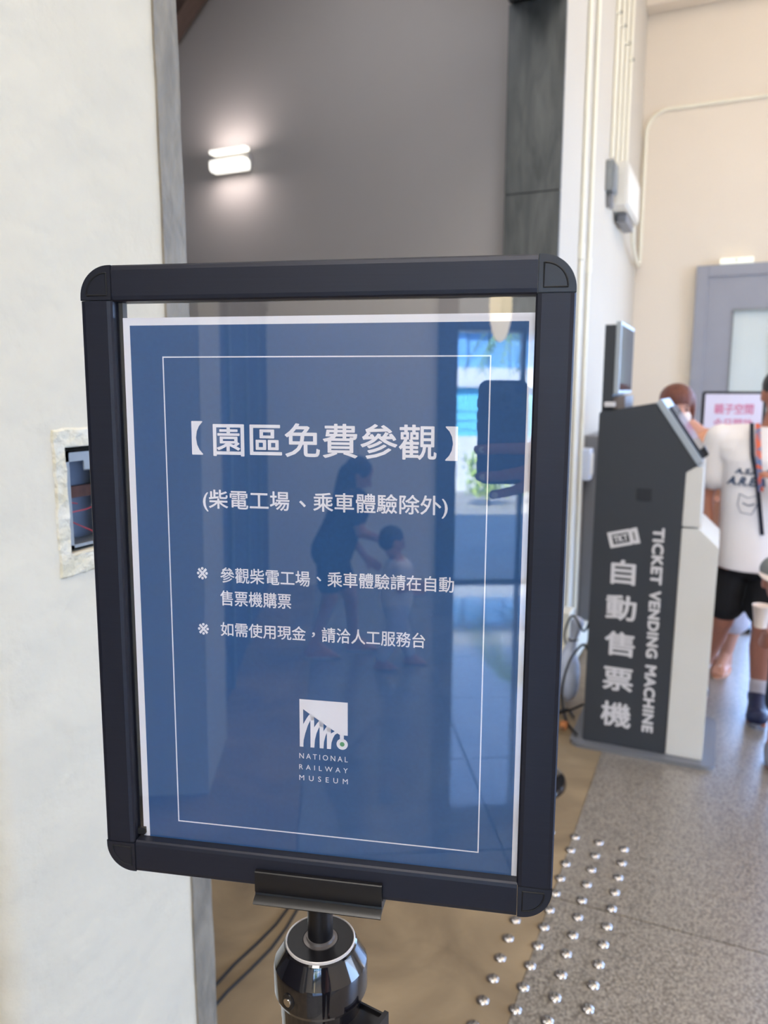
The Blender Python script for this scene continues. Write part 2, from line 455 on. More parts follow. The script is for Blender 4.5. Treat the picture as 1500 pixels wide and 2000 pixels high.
# far wall with soffit beam, right wall with wide openings, back wall with the entrance
bm = bmesh.new(); add_box(bm, (WX - 0.25, 6.95, 0), (0.36, 7.15, CH)); add_box(bm, (0.36, 6.95, 3.0), (4.4, 7.15, CH)); add_box(bm, (4.4, 6.95, 0), (6.4, 7.15, CH))
struct('wall_far', bm, 'hall_wall')
struct('trim_1', B((WX, 6.78, 4.52), (6.4, 6.95, 4.86), bevel=0.006), 'hall_wall')
bm = bmesh.new(); add_box(bm, (6.2, -6.0, 3.7), (6.4, 7.0, CH)); add_box(bm, (6.2, -6.0, 0), (6.4, 1.5, 3.7)); add_box(bm, (6.2, 4.6, 0), (6.4, 7.0, 3.7)); add_box(bm, (6.2, 1.5, 0), (6.4, 4.6, 0.05))
struct('wall_right', bm, 'hall_wall')
bm = bmesh.new(); add_box(bm, (WX - TH, -6.15, 0), (0.72, -5.95, CH)); add_box(bm, (0.72, -6.15, 2.75), (4.3, -5.95, CH)); add_box(bm, (4.3, -6.15, 0), (6.4, -5.95, CH))
struct('wall_back', bm, 'back_wall')
bm = bmesh.new(); add_box(bm, (WX - 0.002, 6.92, 0), (-0.32, 6.95, 0.1), bevel=0.004); struct('baseboard_far', bm, 'hall_wall')

# entrance in the back wall: dark frame, mullion, header, glass
d1 = struct('door_1', B((0.72, -6.16, 0), (0.90, -5.90, 2.75), bevel=0.004), 'frame_dark')
obj('door_frame', B((4.2, -6.16, 0), (4.3, -5.90, 2.75)), 'frame_dark', d1)
obj('door_frame', B((0.9, -6.16, 2.36), (4.2, -5.92, 2.5)), 'frame_dark', d1)
obj('mullion', B((1.52, -6.08, 0), (1.56, -6.0, 2.36)), 'frame_dark', d1)
obj('mullion', B((2.9, -6.12, 0), (2.97, -5.98, 2.36)), 'frame_dark', d1)
obj('threshold', B((0.9, -6.12, 0), (4.2, -5.97, 0.03)), 'frame_dark', d1)
obj('transom_panel', B((0.9, -6.1, 2.5), (4.2, -6.0, 2.75)), 'white_out', d1)

# slate lining of the far jamb (panels stood one over another) and the stone edge of the near jamb
sl_ = struct('trim_2', B((-1.035, 3.79, 0), (WX - 0.001, 3.99, 3.86)), 'joint')
for z0, z1 in ((0.0, 0.82), (0.824, 1.655), (1.659, 2.491), (2.495, 3.33)):
    obj('slate_panel', B((-1.045, 3.77, z0), (WX + 0.004, 3.79, z1), bevel=0.0015, seg=1), 'slate', sl_)
obj('slate_panel', B((-1.045, 0.95, 3.345), (WX + 0.004, 3.8, 3.375)), 'slate', sl_)['label'] = 'slate slab lining the underside of the opening'
struct('wall_left', B((-1.04, 0.945, 3.375), (WX, 3.79, 3.75)), 'plaster')
bm = bmesh.new()
N = 60
rows = []
for k in range(N + 1):
    z = 3.345 * k / N; j = random.uniform(-0.0016, 0.0016)
    rows.append([bm.verts.new((WX - TH, 0.945, z)), bm.verts.new((WX + 0.004, 0.943 + random.uniform(-0.001, 0.001), z)), bm.verts.new((WX + 0.004, 0.994 + j, z)), bm.verts.new((WX - 0.004, 0.999 + j * 1.5, z)), bm.verts.new((WX - TH, 0.999, z))])
for a, b in zip(rows, rows[1:]):
    for i in range(5):
        bm.faces.new((a[i], a[(i + 1) % 5], b[(i + 1) % 5], b[i]))
bm.faces.new(rows[0][::-1]); bm.faces.new(rows[-1])
struct('trim_3', bm, 'stone')

# open electrical box in the pier: broken plaster rim, metal box, wires
eb = thing('electrical_box', 'open recessed metal wiring box with chipped plaster rim in white pier', 'electrical box', (WX, (HY0 + HY1) / 2, HZ0))
def eloc(p): return (p[0] - WX, p[1] - (HY0 + HY1) / 2, p[2] - HZ0)
def rim(name, y0, y1, z0, z1, t, m):
    """four uneven strips round the hole"""
    bm = bmesh.new(); n = 14
    def edge(yo, zo, k): return (yo + random.uniform(-k, k), zo + random.uniform(-k, k))
    outer, inner = [], []
    for i in range(4 * n):
        s, f = divmod(i, n); f /= n
        def on(a0, a1, b0, b1):
            return [(a0 + (a1 - a0) * f, b0), (a1, b0 + (b1 - b0) * f), (a1 - (a1 - a0) * f, b1), (a0, b1 - (b1 - b0) * f)][s]
        outer.append(edge(*on(y0, y1, z0, z1), 0.0013)); inner.append(edge(*on(HY0 - .001, HY1 + .001, HZ0 - .001, HZ1 + .001), 0.0012))
    m4 = 4 * n
    vo = [bm.verts.new(eloc((WX - 0.0005, *p))) for p in outer]; vo2 = [bm.verts.new(eloc((WX + t * random.uniform(.5, 1), p[0] * .97 + .03 * (y0 + y1) / 2, p[1] * .97 + .03 * (z0 + z1) / 2))) for p in outer]
    vi2 = [bm.verts.new(eloc((WX + t * .7, *p))) for p in inner]; vi = [bm.verts.new(eloc((WX - 0.012, *p))) for p in inner]
    for i in range(m4):
        j = (i + 1) % m4
        for p, q in ((vo, vo2), (vo2, vi2), (vi2, vi)):
            bm.faces.new((p[i], p[j], q[j], q[i]))
    return obj(name, bm, m, eb, smooth=True)
rim('plaster_rim', 0.713, 0.864, 1.332, 1.528, 0.004, 'plaster_patch')
bm = bmesh.new(); a, b = eloc((WX - 0.069, HY0 + .003, HZ0 + .003)), eloc((WX - 0.008, HY1 - .003, HZ1 - .006))
t_ = 0.002
add_box(bm, (a[0], a[1], a[2]), (a[0] + t_, b[1], b[2])); add_box(bm, (a[0], a[1], a[2]), (b[0], a[1] + t_, b[2])); add_box(bm, (a[0], b[1] - t_, a[2]), (b[0], b[1], b[2]))
add_box(bm, (a[0], a[1], a[2]), (b[0], b[1], a[2] + t_)); add_box(bm, (a[0], a[1], b[2] - t_), (b[0], b[1], b[2]))
add_box(bm, (b[0] - .002, a[1], a[2]), (b[0], a[1] + .011, b[2])); add_box(bm, (b[0] - .002, a[1], b[2] - .014), (b[0], b[1], b[2])); add_box(bm, (b[0] - .002, a[1], a[2]), (b[0], b[1], a[2] + .006))
add_box(bm, (b[0] - .003, a[1] + .036, b[2] - .028), (b[0], a[1] + .050, b[2] - .012), bevel=0.002)
obj('metal_box', bm, 'metal_grey', eb)
obj('back_plate', B((a[0] + t_, a[1] + t_, a[2] + t_), (a[0] + t_ + .004, b[1] - t_, b[2] - t_)), mat('blue_grey_box_inside', (92, 104, 124), 0.5, var=0.1, scale=30), eb)
obj('cross_strap', B((a[0] + .012, a[1] + t_, a[2] + .062), (a[0] + .02, b[1] - t_, a[2] + .078)), mat('rusty_strap', (92, 62, 54), 0.8, var=0.2, scale=60), eb)
for k, pts in enumerate((((.02, .004, .075), (.035, .02, .055), (.03, .04, .03), (.04, .07, .012)), ((.03, .004, .05), (.04, .02, .046), (.035, .06, .046), (.03, .095, .05)),
                         ((.02, .004, .03), (.04, .012, .022), (.045, .02, .015), (.03, .028, .012)), ((.02, .006, .09), (.03, .014, .07), (.035, .03, .06), (.03, .05, .055)))):
    bm = bmesh.new(); P0 = [Vector(p) for p in pts]; q = []
    for i in range(len(P0) - 1):
        for s in range(4): q.append(P0[i].lerp(P0[i + 1], s / 4))
    q.append(P0[-1]); add_tube(bm, [(a[0] + p.x, a[1] + p.y, a[2] + p.z) for p in q], 0.0022 if k == 2 else 0.0009, 6)
    obj('wire', bm, 'wire_red', eb, smooth=True)

# ================================================================== SIGN, poster, post
n = Vector((-0.2428, 0.9699, -0.0201)).normalized()
h = Vector((0.9700, 0.2430, -0.0028)); h = (h - n * h.dot(n)).normalized(); v = h.cross(n)
D = 0.57
def sgn_matrix(X, Y, z=0.0):
    o = CAM + n * (D - z) + h * X + v * Y
    m = Matrix((( h.x, v.x, -n.x, o.x), (h.y, v.y, -n.y, o.y), (h.z, v.z, -n.z, o.z), (0, 0, 0, 1)))
    return m
OX, OY = -0.1535, -0.4076
sf = thing('sign_frame', 'black snap poster frame with rounded corners held up on the barrier post', 'sign frame')
sf.matrix_world = sgn_matrix(OX, OY)
X0, X1, Y0, Y1 = -0.3445, 0.0377, -0.4080, 0.1050   # outer
I0, I1, J0, J1 = -0.3180, 0.0097, -0.3790, 0.0774    # opening
def L(x, y): return (x - OX, y - OY)
def rail(name, x0, x1, y0, y1, along):
    """extruded aluminium section: slightly crowned face, stepped inner lip"""
    bm = bmesh.new()
    x0, y0 = L(x0, y0); x1, y1 = L(x1, y1)
    wv = (x1 - x0) if along == 'y' else (y1 - y0)
    prof = [(0, -0.018), (0, -0.002), (0.0012, -0.0006), (0.004, 0.0), (wv - 0.004, 0.0), (wv - 0.0012, -0.0006), (wv, -0.002), (wv, -0.018)]
    a = x0 if along == 'y' else y0
    lo = []; hi = []
    for p, z in prof:
        if along == 'y': lo.append(bm.verts.new((a + p, y0, z))); hi.append(bm.verts.new((a + p, y1, z)))
        else: lo.append(bm.verts.new((x0, a + p, z))); hi.append(bm.verts.new((x1, a + p, z)))
    k = len(prof)
    for i in range(k): bm.faces.new((lo[i], lo[(i + 1) % k], hi[(i + 1) % k], hi[i]))
    bm.faces.new(lo[::-1]); bm.faces.new(hi)
    return obj('frame_rail', bm, 'rail', sf)
CW = 0.0268
g = 0.0005
rail('l', X0, I0, Y0 + CW + g, Y1 - CW - g, 'y'); rail('r', I1, X1, Y0 + CW + g, Y1 - CW - g, 'y')
rail('t', X0 + CW + g, X1 - CW - g, J1, Y1, 'x'); rail('b', X0 + CW + g, X1 - CW - g, Y0, J0, 'x')
for cx_, cy_, sx_, sy_ in ((X0, Y1, 1, -1), (X1, Y1, -1, -1), (X1, Y0, -1, 1), (X0, Y0, 1, 1)):
    bm = bmesh.new(); r = 0.0245; w_ = CW
    ox, oy = L(cx_, cy_)
    pts = [(w_, 0)]
    for k in range(15):
        t = PI / 2 * k / 14
        pts.append((r - r * math.sin(t), r - r * math.cos(t)))
    pts += [(0, w_), (w_, w_)]
    P2 = [(ox + sx_ * p, oy + sy_ * q) for p, q in pts]
    add_prism(bm, P2, -0.018, -0.0006)
    # raised face with softened edge
    ctr = (ox + sx_ * w_ * .6, oy + sy_ * w_ * .6)
    add_prism(bm, [(ctr[0] + (p - ctr[0]) * .965, ctr[1] + (q - ctr[1]) * .965) for p, q in P2], -0.0006, 0.0003)
    cp = obj('corner_cap', bm, 'cap', sf)
    bm = bmesh.new(); loop = []
    r2 = 0.0165; a0 = 0.0225; c0 = a0 - r2
    for k in range(13):
        t = PI / 2 * k / 12
        loop.append((a0 - r2 * math.sin(t) , a0 - r2 * math.cos(t)))
    loop += [(c0, a0 + .0005), (a0 + .0005, a0 + .0005), (a0 + .0005, c0), loop[0]]
    add_tube(bm, [(ox + sx_ * p, oy + sy_ * q, 0.0003) for p, q in loop], 0.00075, 6)
    obj('embossed_outline', bm, 'gasket', cp, smooth=True)
# inner channel lips (dark) and clear front sheet
bm = bmesh.new()
a0, b0 = L(I0, J0); a1, b1 = L(I1, J1)
add_box(bm, (a0 - .004, b0 - .004, -0.0175), (a0 + .0038, b1 + .002, -0.0105)); add_box(bm, (a0, b0 - .004, -0.0175), (a1, b0 + .0022, -0.0105))
add_box(bm, (a0 - .0005, b0 + .003, -0.0135), (a0 + .0065, b0 + .0085, -0.0062)); 
obj('inner_channel', bm, 'gasket', sf)
obj('clear_sheet', B((a0 + .0018, b0 - .004, -0.0085), (a1 + .003, b1 - .0008, -0.0070)), 'acrylic', sf)

# poster (paper, blue print, lettering); own plane 8.5 mm + behind the frame face
PZ = -0.0098
ps = thing('poster', 'navy blue museum notice with white Chinese lettering and thin white border behind clear sheet', 'poster')
ps.matrix_world = sgn_matrix(-0.1518, -0.3835, PZ)
def Q(x, y): return (x + 0.1518, y + 0.3835)
def qbox(x0, x1, y0, y1): a = Q(x0, y0); b = Q(x1, y1); return (a[0], b[0], a[1], b[1])
k_ = 1.0
bm = bmesh.new(); a = Q(-0.3141, -0.3860); b = Q(0.0128, 0.0655); add_box(bm, (a[0], a[1], -0.0004), (b[0], b[1], 0.0))
obj('paper', bm, 'paper', ps)
bm = bmesh.new(); a = Q(-0.3083, -0.3858); b = Q(0.0055, 0.0595); add_box(bm, (a[0], a[1], 0.00004), (b[0], b[1], 0.00012))
obj('blue_panel', bm, 'ink_blue', ps)
bm = bmesh.new(); a = Q(-0.2813, -0.3622); b = Q(-0.0212, 0.0352); t_ = 0.0010
for p, q in (((a[0], a[1]), (b[0], a[1] + t_)), ((a[0], b[1] - t_), (b[0], b[1])), ((a[0], a[1] + t_), (a[0] + t_, b[1] - t_)), ((b[0] - t_, a[1] + t_), (b[0], b[1] - t_))):
    add_box(bm, (*p, 0.00014), (*q, 0.00022))
obj('border_line', bm, 'ink_white', ps)
TZ = 0.0003
def lettering(name, items, bold, m='ink_white'):
    bm = bmesh.new()
    for s, bx in items[:]:
        kw = {}
        if isinstance(s, tuple): s, kw = s
        text_bm(bm, s, qbox(*bx), TZ, bold=bold, **kw)
    return obj(name, bm, m, ps)
lettering('title_lettering', [('【', (-0.2584, -0.2490, -0.0425, -0.0156)), ('園區免費參觀', (-0.2403, -0.0607, -0.0434, -0.0164)), ('】', (-0.0541, -0.0447, -0.0436, -0.0176))], 0.00036)
lettering('subtitle_lettering', [('(柴電工場', (-0.2503, -0.1774, -0.0885, -0.0705)), ('、', (-0.1694, -0.1640, -0.0826, -0.0774)), ('乘車體驗除外)', (-0.1580, -0.0514, -0.0882, -0.0704))], 0.00020)
lettering('note_lettering', [('※', (-0.2573, -0.2478, -0.1453, -0.1349)), ('參觀柴電工場', (-0.2370, -0.1611, -0.1472, -0.1343)), ('、', (-0.1556, -0.1518, -0.1422, -0.1385)), ('乘車體驗請在自動', (-0.1467, -0.0455, -0.1464, -0.1338)), ('售票機購票', (-0.2375, -0.1770, -0.1665, -0.1537))], 0.00013)
lettering('note_lettering', [('※', (-0.2578, -0.2482, -0.1924, -0.1824)), ('如需使用現金', (-0.2378, -0.1649, -0.1926, -0.1805)), ('，', (-0.1600, -0.1572, -0.1890, -0.1848)), ('請洽人工服務台', (-0.1516, -0.0673, -0.1926, -0.1801))], 0.00013)
lg = lettering('logo_lettering', [(('NATIONAL', {'space': 1.5}), (-0.1714, -0.1301, -0.2941, -0.2894)), (('RAILWAY', {'space': 1.8}), (-0.1716, -0.1301, -0.3037, -0.2994)), (('MUSEUM', {'space': 2.0}), (-0.1716, -0.1301, -0.3134, -0.3088))], 0.0)
# museum emblem: square whose lower left dissolves into rising arches, disc with a green dot at lower right
bm = bmesh.new()
def poly(pts, z=TZ): bm.faces.new([bm.verts.new((*Q(*p), z)) for p in pts])
bot = -0.2837
# upper body above the diagonal of the arches
poly([(-0.1709, -0.2423), (-0.1301, -0.2425), (-0.1301, -0.2709), (-0.1334, -0.2709), (-0.1367, -0.2707), (-0.1389, -0.2695), (-0.1420, -0.2674), (-0.1443, -0.2661), (-0.1476, -0.2641), (-0.1506, -0.2620), (-0.1540, -0.2598), (-0.1585, -0.2570), (-0.1621, -0.2547), (-0.1677, -0.2509), (-0.1709, -0.2509)])
poly([(-0.1334, -0.2705), (-0.1367, -0.2705), (-0.1367, -0.2755), (-0.1334, -0.2755)])
def pillar(x0, x1, ztop): poly([(x0, ztop), (x0, bot), (x1, bot), (x1, ztop)])
def band(lo, hi):
    for i in range(len(lo) - 1): poly([lo[i], lo[i + 1], hi[i + 1], hi[i]])
def arch(x0, x1, tri_top, tri_tip, tri_low, curve):
    """pillar x0..x1 plus the curved branch that leaves it and meets the next one"""
    pillar(x0, x1, -0.2509 if x0 < -0.17 else tri_top + 0.0012)
    hi = [(x1, tri_low[1])] + [(x1 + (tri_tip[0] - x1) * t, tri_low[1] + (tri_tip[1] - tri_low[1]) * (1 - (1 - t) ** 1.25)) for t in (0.25, 0.5, 0.75, 1.0)]
    band(curve, hi[:1] + hi[1:])
arch(-0.1709, -0.1678, -0.2509, (-0.1618, -0.2545), (-0.1677, -0.2640), [(-0.1680, -0.2834), (-0.1675, -0.2776), (-0.1661, -0.2717), (-0.1639, -0.2648), (-0.1612, -0.2590)])
arch(-0.1617, -0.1585, -0.2575, (-0.1537, -0.2597), (-0.1584, -0.2661), [(-0.1585, -0.2835), (-0.1579, -0.2768), (-0.1565, -0.2709), (-0.1549, -0.2670), (-0.1533, -0.2640)])
arch(-0.1539, -0.1506, -0.2622, (-0.1473, -0.2640), (-0.1506, -0.2688), [(-0.1507, -0.2838), (-0.1502, -0.2779), (-0.1491, -0.2734), (-0.1481, -0.2706), (-0.1472, -0.2690)])
arch(-0.1477, -0.1443, -0.2662, (-0.1402, -0.2677), (-0.1443, -0.2702), [(-0.1443, -0.2836), (-0.1439, -0.2783), (-0.1426, -0.2741), (-0.1409, -0.2709), (-0.1389, -0.2695)])
poly([(-0.1625, -0.2540), (-0.1585, -0.2566), (-0.1585, -0.2600), (-0.1612, -0.2600)]); poly([(-0.1545, -0.2590), (-0.1506, -0.2616), (-0.1506, -0.2650), (-0.1536, -0.2650)])
poly([(-0.1480, -0.2634), (-0.1443, -0.2658), (-0.1443, -0.2690), (-0.1474, -0.2700)])
c = Q(-0.1348, -0.2787)
ring = [(c[0] + math.cos(2 * PI * k / 40), c[1] + math.sin(2 * PI * k / 40)) for k in range(40)]
o_ = [bm.verts.new((c[0] + .00475 * math.cos(2 * PI * k / 40), c[1] + .00475 * math.sin(2 * PI * k / 40), TZ)) for k in range(40)]
i_ = [bm.verts.new((c[0] + .0020 * math.cos(2 * PI * k / 40), c[1] + .0020 * math.sin(2 * PI * k / 40), TZ)) for k in range(40)]
for k in range(40): bm.faces.new((o_[k], o_[(k + 1) % 40], i_[(k + 1) % 40], i_[k]))
em = obj('museum_emblem', bm, 'ink_white', ps)
bm = bmesh.new(); bm.faces.new([bm.verts.new((c[0] + .0020 * math.cos(2 * PI * k / 40), c[1] + .0020 * math.sin(2 * PI * k / 40), TZ)) for k in range(40)])
obj('green_dot', bm, 'ink_green', em)

# clip bracket and stub rod under the frame
bm = bmesh.new()
cx0, cy1 = L(-0.2074, -0.3918); cx1, cy0 = L(-0.0985, -0.4180)
prof = [(cy1, 0.0005), (cy1, 0.0040), (cy1 - .0008, 0.0046), (cy0 + .0085, 0.0046), (cy0 + .0068, 0.0036), (cy0 + .0050, 0.0040), (cy0 + .0030, 0.0085), (cy0 + .0008, 0.0105), (cy0 - .0006, 0.0095), (cy0 + .0010, 0.0060), (cy0 + .0015, 0.0005), (cy0, -0.018), (cy0 + .0085, -0.019), (L(0, Y0)[1] - .0005, -0.0185), (L(0, Y0)[1] - .0005, 0.0005)]
lo = [bm.verts.new((cx0, a, b)) for a, b in prof]; hi = [bm.verts.new((cx1, a, b)) for a, b in prof]
for i in range(len(prof)):
    j = (i + 1) % len(prof); bm.faces.new((lo[i], lo[j], hi[j], hi[i]))
bm.faces.new(lo[::-1]); bm.faces.new(hi)
obj('clip_bracket', bm, 'satin_black', sf, smooth=True, angle=35)

# post: stands upright on the floor below the bracket
PX, PY, PTOP = -0.2930, 0.522, 1.106
post = thing('barrier_post', 'glossy black retractable belt barrier post carrying the poster frame', 'barrier post', (PX, PY, 0))
RC = 0.0408
bm = bmesh.new(); add_lathe(bm, [(0.0350, 0.02), (0.0350, PTOP - 0.068)]); obj('pole', bm, 'gloss_black', post, smooth=True)
bm = bmesh.new(); add_lathe(bm, [(0.17, 0), (0.17, 0.008), (0.165, 0.012), (0.08, 0.024), (0.039, 0.03), (0.039, 0.05)]); obj('base', bm, 'gloss_black', post, smooth=True)
bm = bmesh.new()
add_lathe(bm, [(0.0345, PTOP - 0.070), (0.0354, PTOP - 0.068), (0.0357, PTOP - 0.050), (0.0398, PTOP - 0.046), (0.0408, PTOP - 0.043), (0.0408, PTOP - 0.021), (0.0402, PTOP - 0.0185), (0.0325, PTOP - 0.0045), (0.0318, PTOP - 0.0025), (0.0300, PTOP - 0.001), (0.027, PTOP - 0.0012)], 64)
obj('collar', bm, 'gloss_black', post, smooth=True, angle=14)
bm = bmesh.new(); add_lathe(bm, [(0.0303, PTOP - 0.004), (0.0303, PTOP + 0.0008), (0.0296, PTOP + 0.0014), (0.0289, PTOP + 0.0008), (0.0289, PTOP - 0.004)], 64, cap=False); obj('trim_ring', bm, 'ring_white', post, smooth=True)
bm = bmesh.new(); add_lathe(bm, [(0.0287, PTOP - 0.004), (0.0287, PTOP + 0.0004), (0.0155, PTOP + 0.0004), (0.0150, PTOP - 0.003)], 64); obj('top_disc', bm, 'satin_black', post, smooth=True)
bm = bmesh.new(); add_lathe(bm, [(0.0149, PTOP - 0.003), (0.0149, PTOP + 0.0008), (0.0122, PTOP + 0.0012), (0.0118, PTOP + 0.0034), (0.0110, PTOP + 0.0036), (0.0110, PTOP - 0.003)], 48, cap=False)
obj('socket_ring', bm, mat('dull_steel', (126, 120, 118), 0.35, metal=0.6), post, smooth=True)
rod_top = 1.155
bm = bmesh.new(); add_lathe(bm, [(0.0110, PTOP - 0.0025), (0.0110, rod_top)], 40); obj('rod', bm, 'satin_black', post, smooth=True)
bm = bmesh.new(); add_box(bm, (-0.0135, 0.014, PTOP + 0.001), (-0.0065, 0.021, rod_top)); obj('rear_strut', bm, 'satin_black', post)
# screw boss on the collar (towards the camera, left) and belt cassette on the right
ang = math.radians(-103)
sd = Vector((math.cos(ang), math.sin(ang), 0)); st = Vector((-sd.y, sd.x, 0))
bm = bmesh.new(); cpt = sd * (RC - .002) + Vector((0, 0, PTOP - 0.033))
def disc(bm, c, ax, r0, r1, d, seg=20, zscale=1.25):
    ax = ax.normalized(); u_ = Vector((-ax.y, ax.x, 0)).normalized(); w_ = Vector((0, 0, 1))
    A = [bm.verts.new(c + (u_ * math.cos(2 * PI * k / seg) + w_ * math.sin(2 * PI * k / seg) * zscale) * r0) for k in range(seg)]
    Bv = [bm.verts.new(c + ax * d + (u_ * math.cos(2 * PI * k / seg) + w_ * math.sin(2 * PI * k / seg) * zscale) * r1) for k in range(seg)]
    for k in range(seg): bm.faces.new((A[k], A[(k + 1) % seg], Bv[(k + 1) % seg], Bv[k]))
    bm.faces.new(A[::-1]); bm.faces.new(Bv)
disc(bm, cpt, sd, 0.0062, 0.0058, 0.0032)
bs = obj('screw_boss', bm, 'satin_black', post, smooth=True)
bm = bmesh.new(); disc(bm, cpt + sd * .0024, sd, 0.0040, 0.0036, 0.0018, zscale=1); sc_ = obj('screw', bm, 'chrome', bs, smooth=True)
ang = math.radians(-8)
cdv = Vector((math.cos(ang), math.sin(ang), 0)); ct = Vector((-cdv.y, cdv.x, 0))
def cassette():
    bm = bmesh.new()
    def P(a, b, c): return cdv * a + ct * b + Vector((0, 0, c))
    def bx(a0, a1, b0, b1, z0, z1):
        vs = [bm.verts.new(P(*p)) for p in ((a0, b0, z0), (a1, b0, z0), (a1, b1, z0), (a0, b1, z0), (a0, b0, z1), (a1, b0, z1), (a1, b1, z1), (a0, b1, z1))]
        for f in ((3, 2, 1, 0), (4, 5, 6, 7), (0, 1, 5, 4), (1, 2, 6, 5), (2, 3, 7, 6), (3, 0, 4, 7)): bm.faces.new([vs[i] for i in f])
    zt = PTOP - 0.058
    bx(0.033, 0.056, -0.013, 0.013, zt - 0.09, zt - 0.003)
    bx(0.056, 0.060, -0.016, 0.016, zt - 0.09, zt + 0.002)
    bx(0.029, 0.056, -0.015, -0.013, zt - 0.09, zt)
    bx(0.029, 0.056, 0.013, 0.015, zt - 0.09, zt)
    return bm
obj('belt_receiver', cassette(), 'satin_black', post)

# second black post base standing further along the wall, peeking out beside the frame
bp_ = thing('barrier_post', 'black domed base of another barrier post, peeking out right of poster frame', 'barrier post', (-0.66, 2.87, 0))
bm = bmesh.new(); add_lathe(bm, [(0.175, 0), (0.175, 0.010), (0.168, 0.022), (0.12, 0.036), (0.05, 0.046), (0.034, 0.06)], 40); obj('base', bm, 'gloss_black', bp_, smooth=True)
bm = bmesh.new(); add_lathe(bm, [(0.0315, 0.05), (0.0315, 0.93)], 32); obj('pole', bm, 'gloss_black', bp_, smooth=True)
bm = bmesh.new(); add_lathe(bm, [(0.036, 0.92), (0.038, 0.93), (0.038, 0.985), (0.03, 1.0)], 32); obj('collar', bm, 'satin_black', bp_, smooth=True)

# ================================================================== WALL LAMP, CONDUITS, BOXES
lamp = thing('wall_lamp', 'white up and down wall lamp glowing on the grey passage wall', 'lamp', (-2.735, 4.0, 2.88))
def rbox_outline(w_, h_, r, k=6):
    pts = []
    for cx_, cy_, a0_ in ((w_ / 2 - r, h_ / 2 - r, 0), (-w_ / 2 + r, h_ / 2 - r, 90), (-w_ / 2 + r, -h_ / 2 + r, 180), (w_ / 2 - r, -h_ / 2 + r, 270)):
        for i in range(k + 1):
            t = math.radians(a0_ + 90 * i / k); pts.append((cx_ + r * math.cos(t), cy_ + r * math.sin(t)))
    return pts
bm = bmesh.new(); add_prism(bm, rbox_outline(0.24, 0.10, 0.03), -0.05, 0.0, 'y'); obj('housing', bm, 'passage_wall', lamp, smooth=True)
def lens_outline(w_, h_, r1, r2, zc):
    """opposite corners share a radius: soft top right and bottom left"""
    out = []
    for cx_, cy_, r, a0_ in ((1, 1, r1, 0), (-1, 1, r2, 90), (-1, -1, r1, 180), (1, -1, r2, 270)):
        for i in range(7):
            t = math.radians(a0_ + 15 * i); out.append((cx_ * (w_ / 2 - r) + r * math.cos(t), zc + cy_ * (h_ / 2 - r) + r * math.sin(t)))
    return out
bm = bmesh.new(); add_prism(bm, lens_outline(0.262, 0.074, 0.035, 0.012, -0.025), -0.085, -0.05, 'y'); obj('front_diffuser', bm, 'glow', lamp, smooth=True)
bm = bmesh.new(); add_prism(bm, lens_outline(0.258, 0.026, 0.013, 0.009, 0.055), -0.085, -0.05, 'y'); obj('upper_diffuser', bm, 'glow', lamp, smooth=True)
for zz, d in ((0.075, 1), (-0.075, -1)):
    l = area('lamp_light', (0, -0.12, zz), (0.28, 0.09), 1.1, (1.0, 0.88, 0.84), (0, 0.12, d)); l.parent = lamp
# slanting timber brace high in the passage
bm = bmesh.new(); add_box(bm, (-0.75, -0.06, -0.09), (0.65, 0.06, 0.09)); tb_ = obj('timber_brace', bm, 'timber')
tb_.location = (-3.18, 3.9, 3.62); tb_.rotation_euler = (0, math.radians(-42), 0)
tag(tb_, 'slanting dark brown timber brace high in the passage above wall lamp', 'beam')

def conduit(pts, r, label, group='surface conduits down the white wall', saddles=(), m='conduit', coupler=None):
    """a pipe with its saddles; pts are world points"""
    o = thing('conduit', label, 'pipe', pts[-1], group=group); b0 = Vector(pts[-1])
    bm = bmesh.new(); add_tube(bm, [Vector(p) - b0 for p in pts], r, 10); obj('pipe', bm, m, o, smooth=True)
    for s in saddles:
        s = Vector(s) - b0
        bm = bmesh.new(); add_box(bm, s - Vector((r + .003, r * 2.2, .010)), s + Vector((r + .002, r * 2.2, .010)), bevel=0.003); sd_ = obj('saddle', bm, 'conduit', o)
        bm = bmesh.new(); add_ell(bm, s + Vector((r + .004, 0, 0)), (.006, .013, .011), u=8, v=6); obj('screw', bm, 'cable', sd_)
    if coupler is not None:
        s = Vector(coupler) - b0
        bm = bmesh.new(); add_tube(bm, [s + Vector((0, 0, .04)), s - Vector((0, 0, .04))], r * 1.45, 12); obj('coupler', bm, 'conduit', o, smooth=True)
    return o
px_ = WX + 0.012
conduit([(px_, 4.33, CH), (px_, 4.33, 0.25)], 0.011, 'cream conduit nearest the slate panels, with a coupler beside frame corner', coupler=(px_, 4.33, 2.30))
conduit([(px_, 4.58, CH), (px_, 4.58, 0.25)], 0.011, 'second cream conduit from the slate panels, coupler a little lower', coupler=(px_, 4.58, 2.26))
for k, (y, zb, zs, lb) in enumerate(((5.28, 3.02, 3.86, 'cream conduit dropping into the grey switch box'), (5.50, 3.02, 3.87, 'cream conduit between grey switch box and white junction box'),
                                     (5.72, 3.05, 3.85, 'cream conduit dropping into left half of white junction box'), (5.95, 3.05, 3.83, 'cream conduit nearest room corner, dropping into white junction box'))):
    conduit([(px_, y, CH), (px_, y, zb)], 0.013, lb, saddles=((px_, y, zs),))
gb = thing('switch_box', 'small grey metal switch box at the end of a conduit on white wall', 'switch box', (WX, 5.22, 2.79))
obj('box_body', B((0, -0.09, 0), (0.045, 0.09, 0.18), bevel=0.006), 'metal_grey', gb); obj('lid', B((0.046, -0.08, 0.01), (0.052, 0.08, 0.17), bevel=0.002), 'metal_grey', gb)
obj('cable_gland', B((0.01, -0.03, -0.09), (0.04, 0.03, 0.0), bevel=0.004), 'cabinet', gb)
